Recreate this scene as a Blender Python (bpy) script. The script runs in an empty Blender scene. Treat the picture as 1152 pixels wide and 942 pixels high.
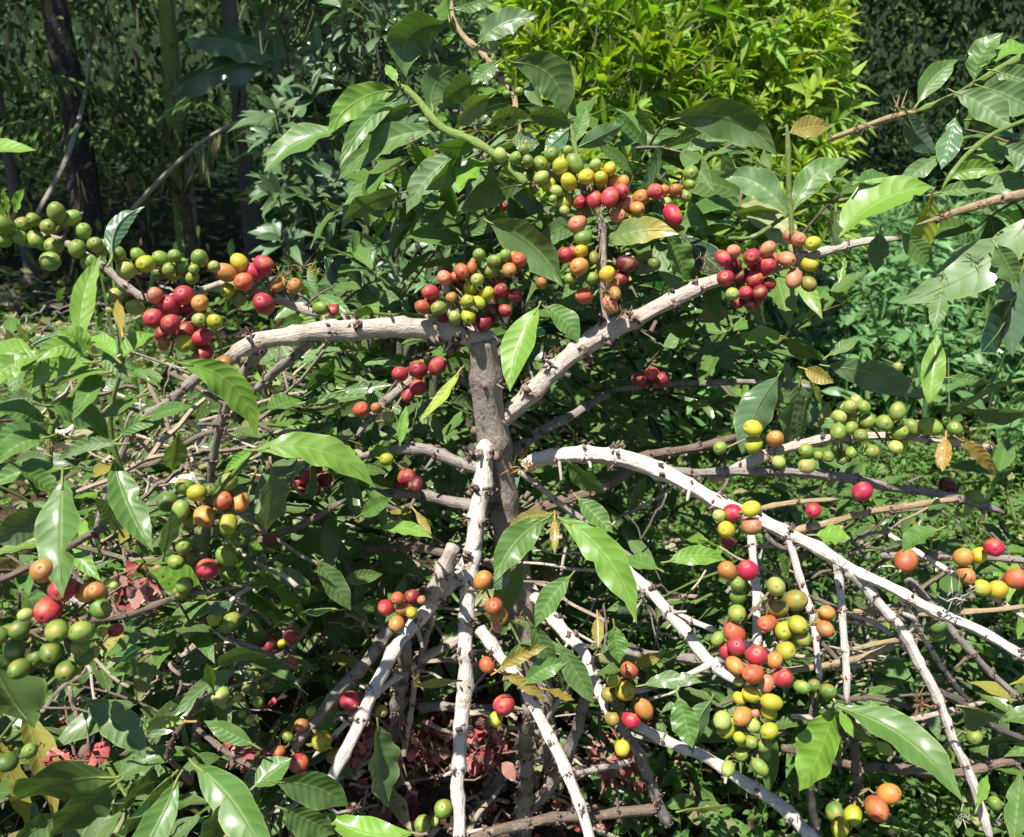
import bpy, math, random
import numpy as np
from mathutils import Vector, Matrix

rng = np.random.default_rng(7)
random.seed(7)
S = bpy.context.scene
COL = S.collection

# ------------------------------------------------------------------ camera frame
CAM = np.array([0.0, 0.0, 0.95])
PITCH = math.radians(20)
FWD = np.array([0.0, math.cos(PITCH), -math.sin(PITCH)])
UPV = np.array([0.0, math.sin(PITCH), math.cos(PITCH)])
RGT = np.array([1.0, 0.0, 0.0])
FOC = 1000.0

def at(x, y, d):
    """A point of the place seen at photo pixel x, y and d metres deep."""
    return CAM + d * (FWD + RGT * ((x - 576) / FOC) - UPV * ((y - 471) / FOC))

SUN_EL, SUN_AZ = math.radians(64), math.radians(212)      # azimuth clockwise from +Y: behind the camera, to its left
SUN = np.array([math.cos(SUN_EL) * math.sin(SUN_AZ), math.cos(SUN_EL) * math.cos(SUN_AZ), math.sin(SUN_EL)])

def nrm(a):
    a = np.asarray(a, float)
    return a / np.maximum(np.linalg.norm(a, axis=-1, keepdims=True), 1e-9)

# ------------------------------------------------------------------ object helpers
WPOS = {}

def thing(name, label, cat, loc=(0, 0, 0), group=None, kind=None):
    o = bpy.data.objects.new(name, None)
    o.empty_display_size = 0.05
    COL.objects.link(o)
    o.location = loc
    WPOS[o.name] = np.array(loc, float)
    tag(o, label, cat, group, kind)
    return o

def tag(o, label=None, cat=None, group=None, kind=None):
    if label: o['label'] = label
    if cat: o['category'] = cat
    if group: o['group'] = group
    if kind: o['kind'] = kind
    return o

def put(name, mesh, parent=None, wloc=(0, 0, 0)):
    o = bpy.data.objects.new(name, mesh)
    COL.objects.link(o)
    w = np.array(wloc, float)
    if parent is not None:
        o.parent = parent
        o.location = w - WPOS[parent.name]
    else:
        o.location = w
    WPOS[o.name] = w
    return o

class Buf:
    """Collects faces of one mesh: verts, quads, uv per vertex, tint per vertex, material slot per face."""
    def __init__(self):
        self.v, self.f, self.uv, self.t, self.m, self.n = [], [], [], [], [], 0
    def add(self, v, f, uv=None, tint=(1, 1, 1), mat=0):
        v = np.asarray(v, float).reshape(-1, 3)
        f = np.asarray(f, np.int64).reshape(-1, 4)
        k = len(v)
        if uv is None: uv = np.zeros((k, 2))
        t = np.asarray(tint, float)
        if t.ndim == 1: t = np.tile(t, (k, 1))
        self.v.append(v); self.f.append(f + self.n); self.uv.append(uv); self.t.append(t)
        self.m.append(np.full(len(f), mat, np.int32)); self.n += k
    def mesh(self, name, mats, origin=(0, 0, 0), smooth=True):
        me = bpy.data.meshes.new(name)
        v = np.concatenate(self.v) - np.asarray(origin, float)
        f = np.concatenate(self.f); uv = np.concatenate(self.uv); t = np.concatenate(self.t); m = np.concatenate(self.m)
        tri = f[:, 2] == f[:, 3]
        n = len(f)
        cnt = np.where(tri, 3, 4).astype(np.int32)
        start = np.concatenate([[0], np.cumsum(cnt)[:-1]]).astype(np.int32)
        mask = np.ones((n, 4), bool); mask[tri, 3] = False
        loops = f[mask].astype(np.int32)
        me.vertices.add(len(v)); me.vertices.foreach_set('co', v.astype(np.float32).ravel())
        me.loops.add(len(loops)); me.loops.foreach_set('vertex_index', loops)
        me.polygons.add(n); me.polygons.foreach_set('loop_start', start)
        me.polygons.foreach_set('loop_total', cnt)
        me.polygons.foreach_set('material_index', m)
        me.polygons.foreach_set('use_smooth', np.full(n, smooth))
        ul = me.uv_layers.new(name='UVMap')
        ul.data.foreach_set('uv', uv[loops].astype(np.float32).ravel())
        ca = me.color_attributes.new('tint', 'FLOAT_COLOR', 'POINT')
        ca.data.foreach_set('color', np.concatenate([t, np.ones((len(t), 1))], 1).astype(np.float32).ravel())
        for mt in mats: me.materials.append(mt)
        me.update(calc_edges=True)
        me.validate()
        return me

def spline(P, step):
    """Catmull-Rom through rows of P (any number of columns), about `step` apart in the first three."""
    P = np.asarray(P, float)
    if len(P) == 2:
        n = max(2, int(np.linalg.norm(P[1, :3] - P[0, :3]) / step) + 1)
        return P[0] + (P[1] - P[0]) * np.linspace(0, 1, n)[:, None]
    Q = np.vstack([2 * P[0] - P[1], P, 2 * P[-1] - P[-2]])
    out = []
    for i in range(1, len(Q) - 2):
        a, b, c, d = Q[i - 1], Q[i], Q[i + 1], Q[i + 2]
        n = max(2, int(np.linalg.norm(c[:3] - b[:3]) / step) + 1)
        t = np.linspace(0, 1, n, endpoint=False)[:, None]
        out.append(.5 * (2 * b + (c - a) * t + (2 * a - 5 * b + 4 * c - d) * t**2 + (3 * b - a - 3 * c + d) * t**3))
    out.append(P[-1:])
    return np.vstack(out)

def add_tube(buf, pts, rad, sides=10, tint=(1, 1, 1), mat=0, rough=0.0, cap=True):
    pts = np.asarray(pts, float); n = len(pts)
    rad = np.broadcast_to(np.asarray(rad, float), (n,)).copy()
    T = nrm(np.gradient(pts, axis=0))
    ref = np.array([0, 0, 1.0]) if abs(T[0, 2]) < .8 else np.array([1.0, 0, 0])
    A = np.zeros((n, 3)); a = nrm(np.cross(T[0], ref))
    for i in range(n):
        a = nrm(a - T[i] * np.dot(a, T[i])); A[i] = a
    Bv = np.cross(T, A)
    ang = np.linspace(0, 2 * math.pi, sides + 1)
    L = np.concatenate([[0], np.cumsum(np.linalg.norm(np.diff(pts, axis=0), axis=1))])
    r = rad[:, None] * np.ones((1, sides + 1))
    if rough:
        nz = rng.normal(0, 1, (n, sides)) ; nz = (nz + np.roll(nz, 1, 0) + np.roll(nz, -1, 0)) / 1.7
        col = rng.normal(0, 1, sides)[None]
        if rough > .1:                                          # long ridges down a trunk
            for _ in range(14): nz = (nz + np.roll(nz, 1, 0) + np.roll(nz, -1, 0)) / 2.9
            nz = nz / max(nz.std(), .2)
        nz = nz * (.7 if rough > .1 else 1) + col * .7
        r = r * (1 + rough * np.concatenate([nz, nz[:, :1]], 1))
    v = pts[:, None] + r[..., None] * (np.cos(ang)[None, :, None] * A[:, None] + np.sin(ang)[None, :, None] * Bv[:, None])
    uv = np.stack(np.broadcast_arrays((ang / (2 * math.pi))[None], L[:, None]), -1)
    i, j = np.meshgrid(np.arange(n - 1), np.arange(sides), indexing='ij')
    k = sides + 1
    f = np.stack([i * k + j, i * k + j + 1, (i + 1) * k + j + 1, (i + 1) * k + j], -1).reshape(-1, 4)
    v = v.reshape(-1, 3); uv = uv.reshape(-1, 2)
    if cap:
        c0 = len(v); v = np.vstack([v, pts[:1] - T[:1] * rad[0] * .3, pts[-1:] + T[-1:] * rad[-1] * .3]); uv = np.vstack([uv, [[.5, 0], [.5, L[-1]]]])
        e = (n - 1) * k
        jj = np.arange(sides)
        f = np.vstack([f, np.stack([jj + 1, jj, np.full(sides, c0), np.full(sides, c0)], -1),
                       np.stack([e + jj, e + jj + 1, np.full(sides, c0 + 1), np.full(sides, c0 + 1)], -1)])
    tn = np.asarray(tint, float)
    buf.add(v, f, uv, tn, mat)

LEAF_U = np.array([0, .05, .15, .3, .45, .6, .75, .87, .94, 1.0])
LEAF_W = np.array([.03, .17, .52, .86, 1.0, .95, .70, .36, .14, .01])
LANCE_W = np.array([.05, .22, .5, .82, .98, .96, .74, .42, .2, .02])
BLADE_W = np.array([.6, .7, .85, 1, 1, .92, .72, .45, .24, .02])

def add_leaves(buf, B, T, N, L, W, tint, droop=.15, fold=.25, wave=.06, nu=6, nv=4, shape=LEAF_W, mat=0, down=True):
    """Many leaves at once. B base, T direction, N face normal (rows); L length, W width; droop as a share of the length."""
    B = np.atleast_2d(B); n = len(B)
    T = nrm(np.broadcast_to(T, (n, 3))); N = np.broadcast_to(N, (n, 3))
    N = nrm(N - T * np.sum(N * T, 1, keepdims=True) + 1e-6)
    Sd = np.cross(N, T)
    L = np.broadcast_to(L, (n,)); W = np.broadcast_to(W, (n,)); droop = np.broadcast_to(droop, (n,)); fold = np.broadcast_to(fold, (n,))
    tint = np.broadcast_to(tint, (n, 3))
    u = np.linspace(0, 1, nu + 1); v = np.linspace(-1, 1, nv + 1)
    hw = np.interp(u, LEAF_U, shape)
    U, V = np.meshgrid(u, v, indexing='ij'); HW = np.broadcast_to(hw[:, None], U.shape)
    U, V, HW = U.ravel(), V.ravel(), HW.ravel()
    ph = rng.uniform(0, 6.28, n)[:, None]; fr = rng.uniform(2.2, 3.6, n)[:, None]
    half = (W / 2)[:, None] * HW[None]
    wv = wave * np.abs(V)[None] ** 1.5 * np.sin(fr * 6.28 * U[None] + ph + np.where(V > 0, 1.3, 0)[None]) * W[:, None]
    off = fold[:, None] * np.abs(V)[None] * half + wv
    P = B[:, None] + T[:, None] * (U[None] * L[:, None])[..., None] + Sd[:, None] * (V[None] * half)[..., None] + N[:, None] * off[..., None]
    dr = (droop * L)[:, None] * (U[None] ** 2)
    if down:
        P[..., 2] -= dr
        P -= N[:, None] * (dr * .35)[..., None]
    else:
        P -= N[:, None] * dr[..., None]
    k = nv + 1
    i, j = np.meshgrid(np.arange(nu), np.arange(nv), indexing='ij')
    f0 = np.stack([i * k + j, i * k + j + 1, (i + 1) * k + j + 1, (i + 1) * k + j], -1).reshape(-1, 4)
    m = len(U)
    f = (f0[None] + (np.arange(n) * m)[:, None, None]).reshape(-1, 4)
    uv = np.tile(np.stack([U, V * .5 + .5], -1), (n, 1))
    buf.add(P.reshape(-1, 3), f, uv, np.repeat(tint, m, 0), mat)

def add_bits(buf, C, size, tint, mat=0):
    """Small ragged crumbs (stretched octahedra)."""
    C = np.atleast_2d(C); n = len(C)
    base = np.array([[1, 0, 0], [0, 1, 0], [-1, 0, 0], [0, -1, 0], [0, 0, 1], [0, 0, -1.0]])
    R = nrm(rng.normal(0, 1, (n, 3, 3)))
    sc = np.broadcast_to(size, (n,))[:, None] * rng.uniform(.35, 1.3, (n, 3))
    v = np.einsum('vk,nk,nkl->nvl', base, sc, R) + C[:, None]
    fs = np.array([[0, 1, 4, 4], [1, 2, 4, 4], [2, 3, 4, 4], [3, 0, 4, 4], [1, 0, 5, 5], [2, 1, 5, 5], [3, 2, 5, 5], [0, 3, 5, 5]])
    f = (fs[None] + (np.arange(n) * 6)[:, None, None]).reshape(-1, 4)
    tint = np.broadcast_to(tint, (n, 3))
    buf.add(v.reshape(-1, 3), f, None, np.repeat(tint, 6, 0), mat)

# ------------------------------------------------------------------ materials
class NT:
    def __init__(self, name):
        self.m = bpy.data.materials.new(name); self.m.use_nodes = True
        self.t = self.m.node_tree; self.t.nodes.clear()
        self.out = self.t.nodes.new('ShaderNodeOutputMaterial')
    def n(self, kind, **kw):
        nd = self.t.nodes.new('ShaderNode' + kind)
        for k, v in kw.items(): setattr(nd, k, v)
        return nd
    def set(self, sock, val):
        if isinstance(val, bpy.types.NodeSocket): self.t.links.new(val, sock)
        elif val is not None:
            if isinstance(val, (tuple, list)) and len(val) == 3 and sock.type == 'RGBA': val = (*val, 1)
            sock.default_value = val
    def math(self, op, a, b=None, c=None, clamp=False):
        nd = self.n('Math', operation=op, use_clamp=clamp)
        for s, v in zip(nd.inputs, (a, b, c)): self.set(s, v)
        return nd.outputs[0]
    def mix(self, f, a, b, mode='MIX'):
        nd = self.n('Mix', data_type='RGBA', blend_type=mode)
        self.set(nd.inputs[0], f); self.set(nd.inputs[6], a); self.set(nd.inputs[7], b)
        return nd.outputs[2]
    def noise(self, vec, scale, detail=3, rough=.55):
        nd = self.n('TexNoise'); self.set(nd.inputs['Vector'], vec)
        nd.inputs['Scale'].default_value = scale; nd.inputs['Detail'].default_value = detail; nd.inputs['Roughness'].default_value = rough
        return nd.outputs['Fac']
    def ramp(self, f, stops):
        nd = self.n('ValToRGB'); self.set(nd.inputs[0], f)
        el = nd.color_ramp.elements
        while len(el) < len(stops): el.new(.5)
        for e, (p, c) in zip(el, stops):
            e.position = p; e.color = (*c, 1) if len(c) == 3 else c
        return nd.outputs[0]
    def smooth(self, x, lo, hi):
        nd = self.n('MapRange', interpolation_type='SMOOTHSTEP')
        self.set(nd.inputs[0], x); nd.inputs[1].default_value = lo; nd.inputs[2].default_value = hi
        return nd.outputs[0]
    def bump(self, h, strength, dist):
        nd = self.n('Bump'); self.set(nd.inputs['Height'], h)
        nd.inputs['Strength'].default_value = strength; nd.inputs['Distance'].default_value = dist
        return nd.outputs[0]
    def bsdf(self, col, rough, spec=.5, normal=None, coat=0):
        p = self.n('BsdfPrincipled')
        self.set(p.inputs['Base Color'], col); self.set(p.inputs['Roughness'], rough)
        self.set(p.inputs['Specular IOR Level'], spec)
        if normal is not None: self.set(p.inputs['Normal'], normal)
        p.inputs['Coat Weight'].default_value = coat; p.inputs['Coat Roughness'].default_value = .17
        return p.outputs[0]
    def done(self, sh):
        self.t.links.new(sh, self.out.inputs[0]); return self.m

def leaf_material(name, rough=.3, transl=.3, veins=1.0, spec=.5, under=.5, rim=.7, coat=0.0):
    k = NT(name)
    tint = k.n('Attribute', attribute_name='tint').outputs['Color']
    uvn = k.n('UVMap', uv_map='UVMap').outputs[0]
    sp = k.n('SeparateXYZ'); k.set(sp.inputs[0], uvn)
    u, v = sp.outputs[0], sp.outputs[1]
    av = k.math('MULTIPLY', k.math('ABSOLUTE', k.math('SUBTRACT', v, .5)), 2.0)
    obj = k.n('TexCoord').outputs['Object']
    nz = k.noise(obj, 60, 4)
    nz2 = k.noise(obj, 14, 2)
    mid = k.math('SUBTRACT', 1.0, k.smooth(av, .015, .065))
    rimf = k.smooth(av, .90, .98)
    ph = k.math('MULTIPLY', k.math('SUBTRACT', u, k.math('MULTIPLY', k.math('POWER', av, 1.4), .13)), 9.0)
    saw = k.math('ABSOLUTE', k.math('SUBTRACT', k.math('FRACT', ph), .5))      # 0 at a vein, .5 between
    ven = k.math('SUBTRACT', 1.0, k.smooth(saw, .0, .10))
    pale = k.mix(.6, tint, (.36, .46, .12))
    col = k.mix(k.math('MULTIPLY', nz, .5), tint, k.mix(1.0, tint, (.55, .62, .5), 'MULTIPLY'))
    col = k.mix(k.math('MULTIPLY', k.smooth(nz2, .5, .75), .35), col, k.mix(1.0, tint, (1.6, 1.35, .8), 'MULTIPLY'))
    col = k.mix(k.math('MULTIPLY', ven, .13 * veins), col, pale)
    col = k.mix(k.math('MULTIPLY', mid, .75), col, pale)
    col = k.mix(k.math('MULTIPLY', rimf, rim), col, pale)
    # specks and small blemishes
    sk = k.math('MAXIMUM', k.smooth(k.noise(obj, 260, 2), .68, .74), k.smooth(k.noise(obj, 75, 3), .70, .75))
    col = k.mix(k.math('MULTIPLY', sk, .45), col, (.17, .11, .04))
    bf = k.n('NewGeometry').outputs['Backfacing']
    und = k.mix(under, col, k.mix(1.0, pale, (.75, .95, .8), 'MULTIPLY'))
    colf = k.mix(bf, col, und)
    quilt = k.math('SINE', k.math('MULTIPLY', saw, 3.14159))
    h = k.math('ADD', k.math('MULTIPLY', quilt, .9 * veins), k.math('ADD', k.math('MULTIPLY', k.smooth(av, 0, .12), .7), k.math('MULTIPLY', nz, .9)))
    nm = k.bump(h, .32, .0012)
    r = k.math('ADD', k.math('MULTIPLY', bf, .25), k.math('ADD', rough - .06, k.math('MULTIPLY', nz, .14)))
    a = k.bsdf(colf, r, spec, nm, coat)
    tr = k.n('BsdfTranslucent')
    k.set(tr.inputs[0], k.mix(1.0, colf, (1.5, 1.75, .55), 'MULTIPLY')); k.set(tr.inputs['Normal'], nm)
    mx = k.n('MixShader'); mx.inputs[0].default_value = transl
    k.t.links.new(a, mx.inputs[1]); k.t.links.new(tr.outputs[0], mx.inputs[2])
    return k.done(mx.outputs[0])

def bark_material(name, fibre=1.0, bump=.7):
    """Tinted bark with fibres along the stem and ring scars."""
    k = NT(name)
    tint = k.n('Attribute', attribute_name='tint').outputs['Color']
    uvn = k.n('UVMap', uv_map='UVMap').outputs[0]
    mp = k.n('Mapping'); k.set(mp.inputs[0], uvn); mp.inputs['Scale'].default_value = (7, 26, 1)
    fib = k.noise(mp.outputs[0], 3.0, 5, .65)
    obj = k.n('TexCoord').outputs['Object']
    blot = k.noise(obj, 38, 4)
    fine = k.noise(obj, 190, 3)
    d = k.mix(1.0, tint, (.38, .33, .30), 'MULTIPLY')
    col = k.mix(k.math('MULTIPLY', k.smooth(fib, .46, .30), .9 * fibre), tint, d)
    col = k.mix(k.math('MULTIPLY', k.smooth(blot, .52, .68), .55), col, k.mix(1.0, tint, (.62, .56, .52), 'MULTIPLY'))
    col = k.mix(k.math('MULTIPLY', k.smooth(blot, .42, .28), .35), col, k.mix(1.0, tint, (1.3, 1.28, 1.2), 'MULTIPLY'))
    col = k.mix(k.math('MULTIPLY', k.smooth(fine, .60, .70), .5), col, d)
    lich = k.smooth(k.noise(obj, 62, 5, .7), .60, .66)
    col = k.mix(k.math('MULTIPLY', lich, .55), col, (.46, .48, .40))
    stain = k.smooth(k.noise(obj, 17, 5, .7), .56, .70)
    col = k.mix(k.math('MULTIPLY', stain, .5), col, k.mix(1.0, tint, (.36, .34, .30), 'MULTIPLY'))
    h = k.math('ADD', k.math('MULTIPLY', fib, 1.4), k.math('MULTIPLY', fine, .5))
    return k.done(k.bsdf(col, .8, .25, k.bump(h, bump, .003)))

def plain_tint(name, rough=.8, spec=.3, transl=0.0):
    k = NT(name)
    tint = k.n('Attribute', attribute_name='tint').outputs['Color']
    nz = k.noise(k.n('TexCoord').outputs['Object'], 90, 3)
    col = k.mix(nz, k.mix(1.0, tint, (.6, .58, .55), 'MULTIPLY'), k.mix(1.0, tint, (1.25, 1.25, 1.2), 'MULTIPLY'))
    a = k.bsdf(col, rough, spec)
    if transl:
        tr = k.n('BsdfTranslucent'); k.set(tr.inputs[0], k.mix(1.0, col, (1.5, 1.7, .6), 'MULTIPLY'))
        mx = k.n('MixShader'); mx.inputs[0].default_value = transl
        k.t.links.new(a, mx.inputs[1]); k.t.links.new(tr.outputs[0], mx.inputs[2]); a = mx.outputs[0]
    return k.done(a)

def cherry_material():
    k = NT('cherry skin')
    oi = k.n('ObjectInfo')
    oc = oi.outputs['Color']
    obj = k.n('TexCoord').outputs['Object']
    add = k.n('VectorMath', operation='ADD'); k.set(add.inputs[0], obj)
    sc = k.n('VectorMath', operation='SCALE'); k.set(sc.inputs[0], (1.0, 1.7, .6)); k.set(sc.inputs['Scale'], oi.outputs['Random'])
    k.t.links.new(sc.outputs[0], add.inputs[1])
    n1 = k.noise(add.outputs[0], 1.1, 2)
    n2 = k.noise(add.outputs[0], 9, 4, .7)
    col = k.mix(k.smooth(n1, .42, .72), oc, k.mix(1.0, oc, (.95, 1.25, 1.1), 'MULTIPLY'))
    col = k.mix(k.math('MULTIPLY', k.smooth(n1, .5, .25), .5), col, k.mix(1.0, oc, (1.15, .55, .8), 'MULTIPLY'))
    col = k.mix(k.math('MULTIPLY', k.smooth(k.noise(add.outputs[0], .8, 1), .55, .68), .42), col, (.46, .24, .05))
    col = k.mix(k.math('MULTIPLY', k.smooth(n2, .56, .70), .42), col, k.mix(.5, oc, (.30, .20, .10)))
    col = k.mix(k.math('MULTIPLY', k.smooth(n2, .42, .30), .18), col, k.mix(.5, oc, (.7, .65, .5)))
    r = k.math('ADD', .30, k.math('MULTIPLY', n2, .28))
    return k.done(k.bsdf(col, r, .5, k.bump(n2, .12, .08)))

M_LEAF = leaf_material('coffee leaf', .25, .20, spec=.42, coat=.32)
M_SHRUB = leaf_material('glossy shrub leaf', .26, .12, .3, .6, .35, .3, coat=.5)
M_YOUNG = leaf_material('young shrub leaf', .36, .38, .4, .5, .4, .3)
M_FAR = leaf_material('forest leaf', .5, .10, .2, .25, .3, .2)
M_DRY = leaf_material('dry leaf', .75, .15, .8, .2, .3, .2)
M_GRASS = leaf_material('grass blade', .4, .35, 0.0, .4, .2, .2)
M_BARK = bark_material('pale coffee bark')
M_TRUNK = bark_material('rough tree bark', 1.0, 1.0)
M_BIT = plain_tint('node scar')
M_TUFT = plain_tint('dried flower', .8, .2, .2)
M_STALK = plain_tint('green stalk', .5, .4, .1)
M_SKIN = plain_tint('dry fruit skin', .7, .25)
M_CHERRY = cherry_material()
# ------------------------------------------------------------------ the coffee bushes
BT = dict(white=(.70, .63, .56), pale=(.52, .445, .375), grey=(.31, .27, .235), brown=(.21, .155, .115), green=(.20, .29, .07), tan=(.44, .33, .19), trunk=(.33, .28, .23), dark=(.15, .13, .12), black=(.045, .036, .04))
GRP = 'coffee bushes growing together in the plantation'
MAIN = thing('coffee_bush', 'pruned coffee bush with a thick trunk, bare pale branches and many red cherries', 'coffee bush', at(615, 965, 1.15), GRP)
LEFTB = thing('coffee_bush', 'leafy coffee bush with drooping glossy leaves and green cherries, left of the bare branched one', 'coffee bush', at(222, 900, 1.12), GRP)
RIGHTB = thing('coffee_bush', 'coffee bush reaching in from the right with large grey green leaves and no cherries', 'coffee bush', at(1330, 800, 1.2), GRP)
OWN = dict(M=MAIN, L=LEFTB, R=RIGHTB)

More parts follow.
